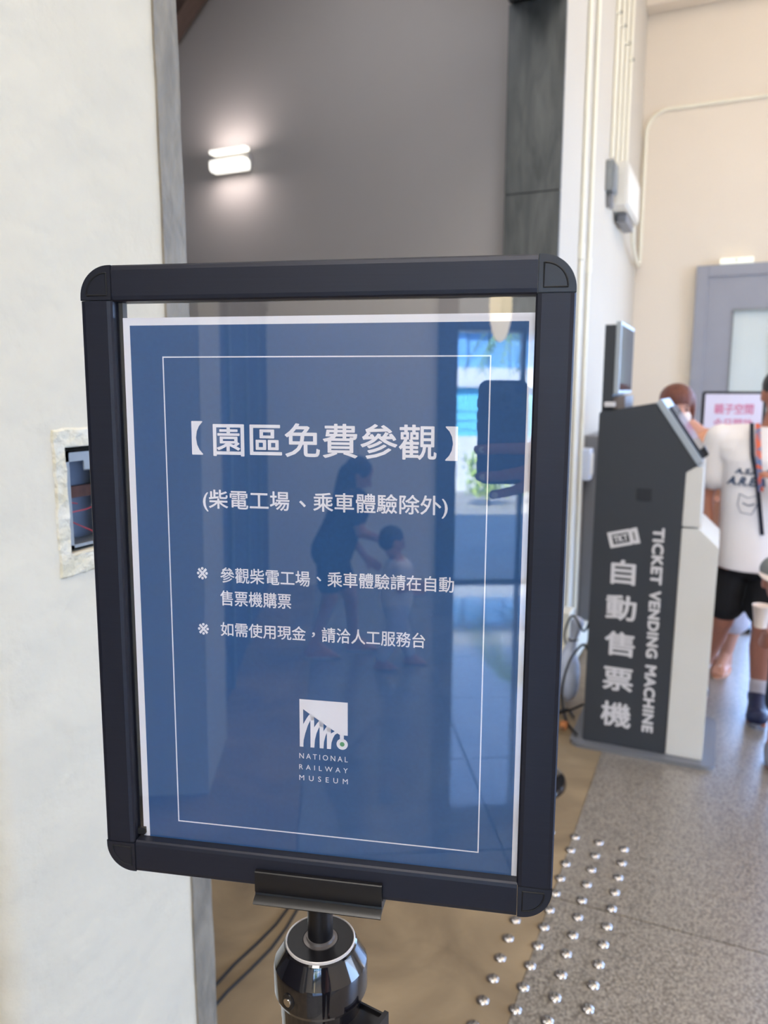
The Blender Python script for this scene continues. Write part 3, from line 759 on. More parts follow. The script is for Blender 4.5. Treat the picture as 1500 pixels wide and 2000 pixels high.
jb = thing('junction_box', 'white junction box with hinged cover mounted below two conduits near corner', 'junction box', (WX, 5.45, 2.74))
obj('box_body', B((0, -0.10, 0), (0.10, 0.60, 0.27), bevel=0.008), 'box_white', jb); obj('cover', B((0.101, -0.09, 0.012), (0.11, 0.59, 0.258), bevel=0.003), 'box_white', jb)
obj('lower_cover', B((0.02, 0.1, -0.065), (0.085, 0.5, -0.005), bevel=0.008), 'cabinet', jb)
def arc(c, r, a0, a1, k, ax=(0, 2), fix=0.0):
    out = []
    for i in range(k + 1):
        t = math.radians(a0 + (a1 - a0) * i / k); p = [fix, fix, fix]; p[ax[0]] = c[0] + r * math.cos(t); p[ax[1]] = c[1] + r * math.sin(t); out.append(tuple(p))
    return out
fy = 6.936
pts = [(-0.70, 5.95, 2.72), (-0.72, 6.2, 2.63), (-0.735, 6.6, 2.57), (-0.742, 6.85, 2.57), (-0.745, fy - .02, 2.60), (-0.745, fy, 2.68), (-0.745, fy, 3.60)] + arc((-0.575, 3.62), 0.17, 180, 90, 8, fix=fy)[1:] + [(6.15, fy, 3.79)]
conduit(pts, 0.014, 'cream conduit rising in the corner and bending along the cream far wall', group='conduit on the far wall')

cb = thing('wall_cabinet', 'slim grey metal cabinet on the white wall behind the ticket machine', 'cabinet', (WX, 5.0, 0.12))
obj('cabinet_body', B((0, -0.22, 0), (0.12, 0.30, 1.17), bevel=0.008), 'cabinet', cb); obj('cabinet_door', B((0.121, -0.20, 0.02), (0.13, 0.28, 0.80), bevel=0.003), 'cabinet', cb)
obj('handle', B((0.131, -0.16, 0.42), (0.142, -0.13, 0.54), bevel=0.003), 'machine_silver', cb)
wb = thing('socket_box', 'small pale plastic socket box on the wall beside grey cabinet', 'socket', (WX, 4.68, 1.03))
obj('box_body', B((0, -0.06, 0), (0.06, 0.06, 0.19), bevel=0.008), mat('pale_blue_plastic', (206, 214, 230), 0.4), wb); obj('cover', B((0.061, -0.045, 0.03), (0.066, 0.045, 0.16), bevel=0.002), 'box_white', wb)
lb_ = thing('floor_trunking', 'cream trunking box low on the white wall beside machine cables', 'trunking', (WX, 4.25, 0.0))
obj('trunking_body', B((0.0, -0.35, 0.03), (0.09, 0.40, 0.16), bevel=0.008), 'conduit', lb_)
obj('riser', B((0.0, -0.10, 0.16), (0.06, 0.04, 0.34), bevel=0.006), 'conduit', lb_)

# bag and cables behind the machine
bag = thing('plastic_bag', 'pale plastic bag tied at the neck behind the ticket machine', 'bag', (-0.645, 3.72, 0.03))
def mk(bm):
    add_ell(bm, (0, 0, 0.13), (0.062, 0.09, 0.13)); add_ell(bm, (0.015, -0.03, 0.10), (0.05, 0.07, 0.10)); add_cap(bm, (0, 0, 0.22), (0.02, 0.02, 0.31), 0.04, 0.018)
    add_cap(bm, (0.02, 0.02, 0.31), (0.03, 0.05, 0.38), 0.02, 0.035)
organic('bag_body', mk, 'bag', bag, voxel=0.008, smooth=2)
bm = bmesh.new(); add_tube(bm, [(0.018 + 0.022 * math.cos(t * PI / 8), 0.018 + 0.024 * math.sin(t * PI / 8), 0.305) for t in range(17)], 0.004, 6, False); obj('tie', bm, 'cable', bag)
for k, (pts, lb) in enumerate(((((-0.500, 3.40, 0.40), (-0.53, 3.42, 0.42), (-0.60, 3.50, 0.30), (-0.64, 3.56, 0.12), (-0.60, 3.48, 0.02), (-0.52, 3.30, 0.04)), 'black cable hanging from back of ticket machine in front of bag'),
                               (((-0.50, 3.44, 0.55), (-0.54, 3.50, 0.46), (-0.62, 3.66, 0.48), (-0.70, 3.9, 0.30), (-0.69, 4.0, 0.18)), 'black cable looping from ticket machine over bag to wall'),
                               (((-0.505, 3.36, 0.16), (-0.58, 3.40, 0.10), (-0.66, 3.50, 0.03), (-0.62, 3.62, 0.012), (-0.57, 3.50, 0.03)), 'black cable coiled low behind ticket machine base'))):
    q = []; P0 = [Vector(p) for p in pts]
    for i in range(len(P0) - 1):
        p0, p1, p2, p3 = P0[max(i - 1, 0)], P0[i], P0[i + 1], P0[min(i + 2, len(P0) - 1)]
        for s in range(6):
            t = s / 6; q.append(0.5 * ((2 * p1) + (p2 - p0) * t + (2 * p0 - 5 * p1 + 4 * p2 - p3) * t * t + (3 * p1 - p0 - 3 * p2 + p3) * t ** 3))
    q.append(P0[-1]); bm = bmesh.new(); add_tube(bm, q, 0.0055, 8); tag(obj('cable', bm, 'cable', smooth=True), lb, 'cable', 'cables behind the ticket machine')
pg = thing('power_plug', 'small orange plug on the floor beside the machine base', 'plug', (-0.60, 3.42, 0.0))
obj('plug_body', B((-0.018, -0.02, 0.0), (0.018, 0.02, 0.035), bevel=0.008), 'orange', pg); obj('pin', B((-0.01, -0.035, 0.014), (0.01, -0.02, 0.02)), 'chrome', pg)
# two thin dark tubes lying across the passage floor
for k, (x0, lb) in enumerate(((-1.055, 'thin dark tube on brown floor, left one of the pair below frame'), (-1.015, 'thin dark tube on brown floor, right one of the pair below frame'))):
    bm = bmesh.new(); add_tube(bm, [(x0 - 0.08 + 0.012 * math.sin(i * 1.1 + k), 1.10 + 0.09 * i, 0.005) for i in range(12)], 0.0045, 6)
    tag(obj('floor_tube', bm, 'cable', smooth=True), lb, 'cable', 'pair of dark tubes on the passage floor')

# ================================================================== TICKET MACHINE
tm = thing('ticket_machine', 'charcoal and pale grey self-service ticket vending machine standing sideways with white lettering', 'ticket machine', (-0.245, 3.3, 0))
TX, TY = -0.245, 3.3
def S_(pts): return [(x - TX, z) for x, z in pts]
def side(name, pts, y0, y1, m, bev=0.004):
    bm = bmesh.new(); add_prism(bm, S_(pts), y0, y1, 'y')
    if bev: bmesh.ops.bevel(bm, geom=bm.edges[:], offset=bev, segments=2, affect='EDGES')
    return obj(name, bm, m, tm)
side('side_panel', [(-.494, .02), (-.485, 1.478), (-.262, 1.517), (-.092, 1.268), (-.136, 1.242), (-.145, .02)], 0.0, 0.45, 'machine_dark')
side('upper_front_panel', [(-.1345, 1.241), (-.092, 1.266), (-.068, 1.264), (-.066, 1.018), (-.1345, 1.017)], 0.0, 0.45, 'machine_white')
side('lower_front_panel', [(-.1345, 1.011), (-.066, 1.011), (.009, .940), (.002, .02), (-.1435, .02)], 0.0, 0.45, 'machine_white')
side('screen_bezel', [(-.262, 1.519), (-.092, 1.270), (-.070, 1.284), (-.241, 1.534)], -0.004, 0.454, 'machine_silver', 0.003)
side('touch_screen', [(-.215, 1.497), (-.078, 1.297), (-.068, 1.304), (-.205, 1.504)], 0.03, 0.42, 'screen_glass', 0.001)
side('card_reader', [(-.100, 1.31), (-.080, 1.29), (-.052, 1.31), (-.072, 1.345)], 0.05, 0.13, 'satin_black', 0.002)
bm = bmesh.new(); add_prism(bm, [(x, y - TY + 3.52) for x, y in rbox_outline(0.602, 0.53, 0.05)], 0.0, 0.02)
for vv in bm.verts: vv.co.x += -0.248 - TX
obj('base_plate', bm, 'cabinet', tm)
mp_ = obj('monitor_post', B((-.482 - TX, 0.04, 1.47), (-.438 - TX, 0.42, 1.837), bevel=0.003), 'machine_dark', tm)
mo = obj('monitor', B((-.437 - TX, 0.035, 1.553), (-.415 - TX, 0.50, 1.850), bevel=0.003), 'machine_silver', tm)
obj('monitor_screen', B((-.4149 - TX, 0.05, 1.568), (-.4139 - TX, 0.485, 1.835)), 'screen_glass', mo)
obj('monitor_shelf', B((-.437 - TX, 0.06, 1.49), (-.39 - TX, 0.36, 1.545), bevel=0.002), mat('brown_reflection_bracket', (120, 110, 106), 0.5), tm)  # brown in this colour paints in a reflection on the bracket
obj('label_plate', B((-.466 - TX, -0.001, 1.500), (-.424 - TX, 0.04, 1.520), bevel=0.002), 'lettering', tm)
obj('vent_plate', B((-.318 - TX, -0.002, 1.115), (-.258 - TX, 0.004, 1.168), bevel=0.001), 'lettering_dim', tm)
t3 = lambda u, v_: (u - TX, -0.0012, v_)
bm = bmesh.new()
for ch, bx in (('自', (-.406, -.305, .750, .858)), ('動', (-.420, -.294, .592, .703)), ('售', (-.418, -.292, .432, .541)), ('票', (-.418, -.292, .273, .379)), ('機', (-.420, -.292, .107, .221))):
    text_bm(bm, ch, bx, bold=0.0028, to3=t3)
obj('side_lettering', bm, 'lettering', tm)
for word, z0, z1 in (('TICKET', .764, 1.006), ('VENDING', .442, .738), ('MACHINE', .106, .410)):
    bm = bmesh.new(); text_bm(bm, word, (-.246, -.199, z0, z1), bold=0.0028, space=1.06, spin=-PI / 2, to3=t3)
    obj('side_lettering', bm, 'lettering', tm)
ti = math.radians(15)
def tick(pts, dy, bm):
    q = []
    for x, z in pts:
        q.append(bm.verts.new((-0.361 - TX + x * math.cos(ti) - z * math.sin(ti), -0.0012 - dy, 0.953 + x * math.sin(ti) + z * math.cos(ti))))
    bm.faces.new(q)
bm = bmesh.new(); tick([(-.062, -.034), (.03, -.034), (.034, -.029), (.038, -.034), (.062, -.034), (.062, .034), (.038, .034), (.034, .029), (.03, .034), (-.062, .034)], 0, bm)
ic = obj('ticket_symbol', bm, 'lettering', tm)
bm = bmesh.new(); tick([(-.046, -.021), (.022, -.021), (.022, .021), (-.046, .021)], 0.0004, bm); tick([(.040, -.018), (.046, -.018), (.046, .018), (.040, .018)], 0.0004, bm); obj('symbol_inset', bm, 'lettering_dim', ic)
bm = bmesh.new()
text_bm(bm, 'TKT', (-.042, .018, -.015, .015), bold=0.0015, to3=lambda x, z: (-0.361 - TX + x * math.cos(ti) - z * math.sin(ti), -0.0020, 0.953 + x * math.sin(ti) + z * math.cos(ti)))
obj('symbol_lettering', bm, 'lettering', ic)

# ================================================================== FAR WALL: door, exit light, display board
d3 = struct('door_3', B((-0.293, 6.88, 0), (-0.20, 6.95, 2.549), bevel=0.004), 'door_grey')
obj('door_frame', B((-0.20, 6.88, 2.46), (0.36, 6.95, 2.549), bevel=0.003), 'door_grey', d3)
bm = bmesh.new(); add_box(bm, (-0.20, 6.90, 0), (0.0, 6.945, 2.46)); add_box(bm, (0.0, 6.90, 2.20), (0.36, 6.945, 2.46)); add_box(bm, (0.0, 6.90, 0), (0.36, 6.945, 0.9)); add_box(bm, (0.31, 6.90, 0.9), (0.36, 6.945, 2.2))
obj('door_leaf', bm, 'door_grey', d3)
obj('glazing_bead', B((0.0, 6.893, 2.185), (0.31, 6.90, 2.205)), 'metal_grey', d3); obj('glazing_bead', B((-0.006, 6.893, 0.9), (0.006, 6.90, 2.2)), 'metal_grey', d3)
obj('pane', B((0.0, 6.93, 0.9), (0.31, 6.94, 2.2)), 'frosted', d3)
el = thing('emergency_light', 'slim white emergency light fixed on top of grey door frame', 'emergency light', (0.0, 6.92, 2.55))
obj('light_body', B((-0.125, -0.05, 0.0), (0.118, 0.02, 0.045), bevel=0.006), mat('bright_white_plastic', (246, 246, 232), 0.4, emit=0.35), el); obj('indicator', B((-0.012, -0.056, 0.018), (0.004, -0.049, 0.032), bevel=0.002), 'gasket', el)
db = thing('display_board', 'standing black-framed board with pink Chinese lettering behind the man', 'display board', (0.04, 5.5, 0))
bm = bmesh.new(); add_prism(bm, [(x, z + 1.11) for x, z in rbox_outline(0.385, 0.89, 0.018)], 0.0, 0.03, 'y'); obj('board_frame', bm, 'satin_black', db)
obj('board_face', B((-0.172, -0.002, 0.69), (0.172, 0.001, 1.538)), mat('pale_lilac_paper', (222, 218, 236), 0.6, var=0.01), db)
obj('stand_pole', B((-0.02, 0.004, 0.03), (0.02, 0.028, 0.67)), 'satin_black', db); obj('stand_base', B((-0.2, -0.18, 0), (0.2, 0.2, 0.03), bevel=0.006), 'satin_black', db)
bm = bmesh.new(); d3t = lambda u, v_: (u - 0.04, -0.0032, v_)
text_bm(bm, '親子空間', (-.073, .160, 1.408, 1.476), bold=0.0012, to3=d3t); text_bm(bm, '今日開放', (-.073, .160, 1.312, 1.380), bold=0.0008, to3=d3t)
obj('board_lettering', bm, 'pink', db)
sb = thing('door_mat', 'dark mat lying at the grey door in the far wall', 'mat', (0.02, 6.45, 0))
obj('mat_body', B((-0.32, -0.3, 0.0), (0.6, 0.35, 0.012), bevel=0.003), 'cabinet', sb)

# ================================================================== TACTILE STUDS
prof = [(0.0175, 0.0), (0.0178, 0.0018), (0.0150, 0.0046), (0.0095, 0.0066), (0.004, 0.0073), (0.0008, 0.0075)]
bm = bmesh.new(); add_lathe(bm, prof, 24); stud0 = obj('floor_stud', bm, 'chrome', smooth=True, angle=60)
first = True
ordi = ('last', 'second', 'third', 'fourth', 'fifth', 'sixth', 'seventh', 'eighth', 'ninth', 'tenth', 'eleventh', 'twelfth')
rows_ = ('row on the brown concrete', 'row hugging the brown strip', 'middle row on grey aggregate', 'outermost row on grey aggregate')
for r_, (x, y0) in enumerate(((-0.479, 1.71), (-0.395, 1.715), (-0.313, 1.715), (-0.225, 1.712))):
    for k in range(-1 if r_ < 3 else 0, 11):
        y = y0 + 0.0838 * k
        if r_ == 0 and 5 <= k <= 9: continue        # hidden behind the frame
        o = stud0 if first else stud0.copy()
        if not first: COL.objects.link(o)
        first = False
        o.location = (x + random.uniform(-.002, .002), y + random.uniform(-.002, .002), 0.0)
        n_ = 10 - k
        if r_ == 0: lb = 'domed steel floor stud peeking right of frame, brown concrete row' if k == 10 else 'domed steel floor stud, %s below frame corner in the %s' % (('first',) + ordi[1:], rows_[0])  if False else 'domed steel floor stud, %s below the frame in the %s' % ((('first',) + ordi[1:])[4 - k], rows_[0])
        else: lb = 'domed steel floor stud, %s in the %s' % ('farthest' if n_ == 0 else ordi[n_] + ' from far end', rows_[r_])
        if r_ == 0 and k == 10: lb = 'domed steel floor stud peeking out right of frame, on brown concrete'
        tag(o, lb, 'stud', 'tactile floor studs')

# ================================================================== PEOPLE
def head_shapes(bm, c, s, yaw=0.0, pitch=0.0, neck=None):
    """skull, jaw, nose, ears; faces -y before yaw/pitch; s is head height"""
    R3 = (Matrix.Rotation(yaw, 3, 'Z') @ Matrix.Rotation(pitch, 3, 'X'))
    def P(x, y, z): return Vector(c) + R3 @ (Vector((x, y, z)) * s)
    add_ell(bm, P(0, 0.03, 0.12), (0.335 * s, 0.41 * s, 0.38 * s), R3)
    add_ell(bm, P(0, -0.06, -0.10), (0.285 * s, 0.34 * s, 0.36 * s), R3)
    add_ell(bm, P(0, -0.20, -0.33), (0.15 * s, 0.13 * s, 0.12 * s), R3)
    add_cap(bm, P(0, -0.385, 0.02), P(0, -0.47, -0.12), 0.035 * s, 0.062 * s, 10)
    add_ell(bm, P(-.12, -.30, .055), (.10 * s, .05 * s, .03 * s), R3); add_ell(bm, P(.12, -.30, .055), (.10 * s, .05 * s, .03 * s), R3)
    add_ell(bm, P(0, -.365, -.235), (.10 * s, .035 * s, .035 * s), R3)
    for sx_ in (-1, 1): add_ell(bm, P(sx_ * 0.335, 0.04, -0.03), (0.045 * s, 0.09 * s, 0.13 * s), R3)
    if neck: add_cap(bm, P(0, 0.06, -0.22), neck, 0.19 * s, 0.22 * s)
    return P, R3

def face_parts(par, P, R3, s, lips=True):
    for sx_ in (-1, 1):
        bm = bmesh.new(); add_ell(bm, P(sx_ * .135, -.355, 0.0), (.05 * s, .03 * s, .022 * s), R3, 10, 6); obj('eye', bm, 'hair_black', par)
        bm = bmesh.new(); add_ell(bm, P(sx_ * .135, -.365, .085), (.075 * s, .025 * s, .012 * s), R3, 10, 6); obj('eyebrow', bm, 'hair_black', par)
    if lips:
        bm = bmesh.new(); add_ell(bm, P(0, -.395, -.235), (.075 * s, .02 * s, .02 * s), R3, 10, 6); obj('lips', bm, mat('lips', (160, 96, 90), 0.5), par)

def hand_shapes(bm, wrist, d, palm_n, L=0.17, curl=0.35, side=1):
    """palm and five fingers; d = pointing direction, palm_n = palm normal"""
    d = Vector(d).normalized(); pn = Vector(palm_n); pn = (pn - d * pn.dot(d)).normalized(); a = d.cross(pn) * side; w_ = Vector(wrist)
    for k in range(4):
        o_ = (k - 1.5) * 0.019 * L / 0.17
        add_cap(bm, w_ + a * o_ * .6, w_ + d * L * .48 + a * o_, 0.013 * L / .17, 0.011 * L / .17, 8)
        ln = (0.36, 0.42, 0.39, 0.30)[k] * L; p = w_ + d * L * .48 + a * o_; dd = d.copy()
        for j, f_ in enumerate((0.45, 0.32, 0.23)):
            dd = (dd + pn * curl * (0.6 + 0.5 * j)).normalized(); q_ = p + dd * ln * f_
            add_cap(bm, p, q_, (0.0098 - .0012 * j) * L / .17, (0.0090 - .0012 * j) * L / .17, 8); p = q_
    p = w_ - a * 0.018 + d * L * .12; q_ = p + (d * .6 - a * .7 + pn * .3).normalized() * L * .24; add_cap(bm, p, q_, .013 * L / .17, .0105 * L / .17, 8)
    add_cap(bm, q_, q_ + (d * .9 - a * .15 + pn * .35).normalized() * L * .19, .0105 * L / .17, .0085 * L / .17, 8)

def foot_shapes(bm, ank, yaw, s=1.0, shoe=0.0):
    f_ = Vector((math.sin(yaw), -math.cos(yaw), 0)); r_ = Vector((math.cos(yaw), math.sin(yaw), 0)); a = Vector(ank); g_ = 0.03 * s + shoe
    hl = Vector((a.x, a.y, g_)) - f_ * .035 * s; bl = Vector((a.x, a.y, g_ * .9)) + f_ * .12 * s
    add_cap(bm, a, hl, .042 * s, .034 * s); add_cap(bm, hl, bl + r_ * .018 * s, .032 * s + shoe, .028 * s + shoe); add_cap(bm, hl, bl - r_ * .02 * s, .032 * s + shoe, .026 * s + shoe)
    add_cap(bm, a + f_ * .015, bl, .036 * s + shoe, .024 * s + shoe)
    for k in range(5): add_cap(bm, bl + r_ * (.034 - .017 * k) * s, bl + r_ * (.034 - .017 * k) * s + f_ * (.055 - .006 * k) * s - Vector((0, 0, .008 * s)), .013 * s, .010 * s, 8)

def sphere_part(name, par, c, r, m, rot=None):
    bm = bmesh.new(); add_ell(bm, c, r, rot); return obj(name, bm, m, par, smooth=True)

# --- man in white T-shirt, at the right edge, facing the camera
mx, my = 0.165, 3.98
man = thing('person', 'person in white printed T-shirt, black shorts and navy shoes with patterned lanyard', 'person', (mx, my, 0))
hipz = 0.80
J = dict(lh=(-.085, 0, hipz), rh=(.085, 0, hipz), lk=(-.120, .05, .44), rk=(.07, -.02, .44), la=(-.215, .20, .09), ra=(.068, -.02, .09),
         ls=(-.178, 0, 1.335), rs=(.178, 0, 1.335), le=(-.235, .02, 1.06), lw=(-.205, -.05, .83), re=(.235, -.06, 1.08), rw=(.085, -.25, 1.13))
def V(p): return Vector(p)
hc = (0.060, -0.02, 1.545)
HP = {}
def mk(bm):
    add_cap(bm, (0, 0, .86), (0, 0, 1.0), .145, .14); add_cap(bm, (0, 0, 1.0), (0, 0, 1.24), .14, .155); add_cap(bm, (-.09, 0, 1.30), (.09, 0, 1.30), .10, .10)
    add_cap(bm, J['lh'], J['lk'], .095, .060); add_cap(bm, J['rh'], J['rk'], .095, .060)
    for k, a in (('lk', 'la'), ('rk', 'ra')):
        m_ = V(J[k]).lerp(V(J[a]), .3) + Vector((0, .015, 0)); add_cap(bm, J[k], m_, .055, .060); add_cap(bm, m_, J[a], .060, .036)
    add_cap(bm, J['ls'], J['le'], .056, .042); add_cap(bm, J['le'], J['lw'], .042, .028); add_cap(bm, J['rs'], J['re'], .056, .042); add_cap(bm, J['re'], J['rw'], .042, .028)
    hand_shapes(bm, J['lw'], (0.05, -.1, -1), (1, 0, 0), .17, .25, 1); hand_shapes(bm, J['rw'], (-.35, -.25, .5), (-1, -.3, 0), .17, .6, -1)
    foot_shapes(bm, J['la'], .1); foot_shapes(bm, J['ra'], -.05)
    HP['m'] = head_shapes(bm, hc, .225, yaw=.25, pitch=.18, neck=(.025, 0.01, 1.34))
organic('body', mk, 'skin_tan', man, voxel=0.007)
face_parts(man, *HP['m'], .225)
def hair_short(bm, P, R3, s):
    add_ell(bm, P(0, .06, .18), (.36 * s, .42 * s, .36 * s), R3); add_ell(bm, P(0, .20, .0), (.33 * s, .28 * s, .30 * s), R3)
organic('hair', lambda bm: hair_short(bm, HP['m'][0], HP['m'][1], .225), 'hair_black', man, voxel=0.008, smooth=2)
def mk(bm):
    add_tube(bm, [(0, 0, .735), (0, 0, .80), (0, 0, .95), (0, -.005, 1.10), (0, -.01, 1.25), (0, 0, 1.34), (0, 0, 1.40)], [.176, .174, .164, .166, .174, .14, .08], 28); add_cap(bm, (-.10, 0, 1.29), (.10, 0, 1.29), .112, .112)
    for s_, e_, sg in (('ls', 'le', -1), ('rs', 're', 1)):
        add_cap(bm, V((sg * .07, 0, 1.345)), J[s_], .07, .072); add_cap(bm, J[s_], V(J[s_]).lerp(V(J[e_]), .62), .075, .078)
organic('t_shirt', mk, 'tee_white', man, voxel=0.008)
def mk(bm):
    add_cap(bm, (-.02, 0, .80), (.02, 0, .80), .130, .130)
    for a, b in (('lh', 'lk'), ('rh', 'rk')): add_cap(bm, J[a], V(J[a]).lerp(V(J[b]), .72), .084, .100)
organic('shorts', mk, 'cotton_black', man, voxel=0.008)
for a, k in (('la', .1), ('ra', -.05)):
    p = V(J[a]); q_ = V(J['lk' if a == 'la' else 'rk'])
    organic('sock', lambda bm: add_cap(bm, p + Vector((0, 0, .0)), p.lerp(q_, .22), .043, .047), 'sock', man, voxel=0.007)
    f_ = Vector((math.sin(k), -math.cos(k), 0)); r_v = Vector((math.cos(k), math.sin(k), 0))
    def mk(bm):
        hl = Vector((p.x, p.y, .052)) - f_ * .035; bl = Vector((p.x, p.y, .045)) + f_ * .145
        add_cap(bm, p + Vector((0, 0, .005)), hl, .050, .044); add_cap(bm, hl, bl + r_v * .01, .042, .040); add_cap(bm, hl, bl - r_v * .012, .042, .038); add_cap(bm, p + f_ * .02, bl, .046, .036)
    sh = organic('shoe', mk, 'shoe_blue', man, voxel=0.006)
    bm = bmesh.new(); pts = []
    for i in range(24):
        t = 2 * PI * i / 24; ce = Vector((p.x, p.y, 0)) + f_ * .055; q2 = ce + r_v * (.046 * math.cos(t)) + f_ * (.135 * math.sin(t)); pts.append((q2.x, q2.y))
    add_prism(bm, pts, 0.0, 0.024); obj('sole', bm, 'sole', sh)
    for j in range(4):
        ce = Vector((p.x, p.y, 0)) + f_ * (.035 + .022 * j); bm = bmesh.new(); add_tube(bm, [ce + r_v * -.022 + Vector((0, 0, .100 - .007 * j)), ce + Vector((0, 0, .108 - .008 * j)), ce + r_v * .022 + Vector((0, 0, .100 - .007 * j))], .0035, 6); obj('lace', bm, 'sock', sh)
def shirt_y(x, z): return -math.sqrt(max((.174 + (.010 if z > 1.18 else 0)) ** 2 - x * x, 0.004)) - .006
def strap(name, pts, w_, m, par, t=.004):
    bm = bmesh.new()
    for i in range(len(pts) - 1):
        a, b = V(pts[i]), V(pts[i + 1]); d = (b - a).normalized(); s_ = d.cross(Vector((0, -1, 0))).normalized() * w_ / 2
        o2 = Vector((0, -t, 0))
        vs = [bm.verts.new(x) for x in (a - s_, a + s_, b + s_, b - s_, a - s_ + o2, a + s_ + o2, b + s_ + o2, b - s_ + o2)]
        for f2 in ((0, 1, 2, 3), (7, 6, 5, 4), (0, 4, 5, 1), (1, 5, 6, 2), (2, 6, 7, 3), (3, 7, 4, 0)): bm.faces.new([vs[j] for j in f2])
    return obj(name, bm, m, par)
strap('shoulder_strap', [(-.055, -.105, 1.42), (-.052, -.150, 1.36), (-.045, -.186, 1.28), (-.02, -.192, 1.18), (.0, -.188, 1.05), (.02, -.186, .92)], .018, 'cotton_navy', man)
strap('lanyard', [(-.03, -.115, 1.42), (-.026, -.158, 1.35), (-.018, -.192, 1.26), (-.008, -.198, 1.18), (.0, -.200, 1.12)], .022, 'lanyard', man)
for s_, bx, it in (('A.S.A. A', (-.125, .02, 1.192, 1.218), .3), ('A.R.E.A', (-.140, .02, 1.138, 1.178), .3)):
    bm = bmesh.new(); text_bm(bm, s_, bx, bold=.0015, to3=lambda x, z: (x + (z - 1.15) * .3, shirt_y(x, z) - .004, z)); obj('shirt_lettering', bm, 'print_navy', man)
bm = bmesh.new(); pts = [(-.085, 1.10), (-.05, 1.085), (-.005, 1.10), (-.012, 1.05), (-.03, 1.01), (-.075, 1.015), (-.09, 1.05)]
add_tube(bm, [(x, shirt_y(x, z) - .006, z) for x, z in pts + pts[:1]], .002, 5); add_tube(bm, [(x, shirt_y(x, z) - .006, z) for x, z in ((-.07, 1.06), (-.045, 1.05), (-.02, 1.06))], .003, 5)
obj('shirt_print', bm, 'print_navy', man)

# --- woman with mask, leaning over the counter side beyond the machine
wx, wy = 0.02, 4.58
wom = thing('person', 'person with red-brown hair and white face mask leaning behind the ticket machine', 'person', (wx, wy, 0))
wh = (-0.27, -0.04, 1.475)
def mk(bm):
    add_cap(bm, (.06, .02, .86), (.02, 0, 1.05), .135, .115); add_cap(bm, (.02, 0, 1.05), (-.08, -.02, 1.24), .115, .12); add_cap(bm, (-.18, -.02, 1.29), (.04, -.03, 1.27), .065, .065)
    for sg, kx, ay in ((-1, .0, .10), (1, .10, -.03)):
        hp = V((.06 + sg * .08, .02, .83)); kn = V((kx + sg * .03, .0, .44)); an = V((kx * .9 + sg * .005 + (0.0 if sg < 0 else -.03), ay, .08))
        add_cap(bm, hp, kn, .085, .055); add_cap(bm, kn, an, .053, .032); foot_shapes(bm, an, -.25 if sg > 0 else .2, .92)
    add_cap(bm, (-.19, -.02, 1.28), (-.26, -.10, 1.05), .048, .038); add_cap(bm, (-.26, -.10, 1.05), (-.14, -.24, 1.15), .036, .025); hand_shapes(bm, (-.14, -.24, 1.15), (.5, -.6, .3), (0, 0, -1), .16, .3)
    add_cap(bm, (.05, -.03, 1.26), (.10, -.05, 1.02), .048, .038); add_cap(bm, (.10, -.05, 1.02), (.02, -.22, 1.0), .036, .025); hand_shapes(bm, (.02, -.22, 1.0), (-.3, -.6, .1), (0, 0, -1), .16, .3)
    HP['w'] = head_shapes(bm, wh, .225, yaw=.35, pitch=.22, neck=(-.09, -.02, 1.28))
organic('body', mk, 'skin', wom, voxel=0.007)
face_parts(wom, *HP['w'], .225, lips=False)
P, R3 = HP['w']
def mk(bm):
    s = .225
    add_ell(bm, P(0, .08, .18), (.42 * s, .46 * s, .38 * s), R3); add_ell(bm, P(0, .20, -.05), (.41 * s, .33 * s, .42 * s), R3)
    add_ell(bm, P(-.33, -.02, -.02), (.10 * s, .22 * s, .36 * s), R3); add_ell(bm, P(.34, -.02, -.05), (.10 * s, .22 * s, .40 * s), R3)
organic('hair', mk, 'hair_red', wom, voxel=0.008, smooth=3)
def mk(bm):
    s = .225; add_ell(bm, P(0, -.22, -.20), (.30 * s, .24 * s, .21 * s), R3)
mk_ = organic('face_mask', mk, 'mask', wom, voxel=0.006, smooth=1)
def mk(bm):
    add_cap(bm, (.06, .02, .84), (.02, 0, 1.05), .155, .135); add_cap(bm, (.02, 0, 1.05), (-.08, -.02, 1.22), .135, .14); add_cap(bm, (-.19, -.02, 1.275), (.05, -.03, 1.26), .074, .074)
    add_cap(bm, (-.19, -.02, 1.27), (-.235, -.07, 1.13), .062, .060); add_cap(bm, (.05, -.03, 1.25), (.085, -.045, 1.12), .062, .060)
organic('shirt', mk, 'cotton_peach', wom, voxel=0.008)
def mk(bm):
    add_cap(bm, (.03, .02, .82), (.09, .02, .82), .135, .135)
    add_cap(bm, (-.02, .02, .80), (-.03, .06, .30), .11, .095); add_cap(bm, (.13, .02, .80), (.095, -.01, .30), .11, .090)
organic('trousers', mk, 'cotton_pale', wom, voxel=0.009)
strap('bag_strap', [(.015, -.085, 1.335), (.06, -.135, 1.25), (.09, -.165, 1.12), (.11, -.175, .98), (.13, -.17, .86)], .035, 'cotton_black', wom, .012)
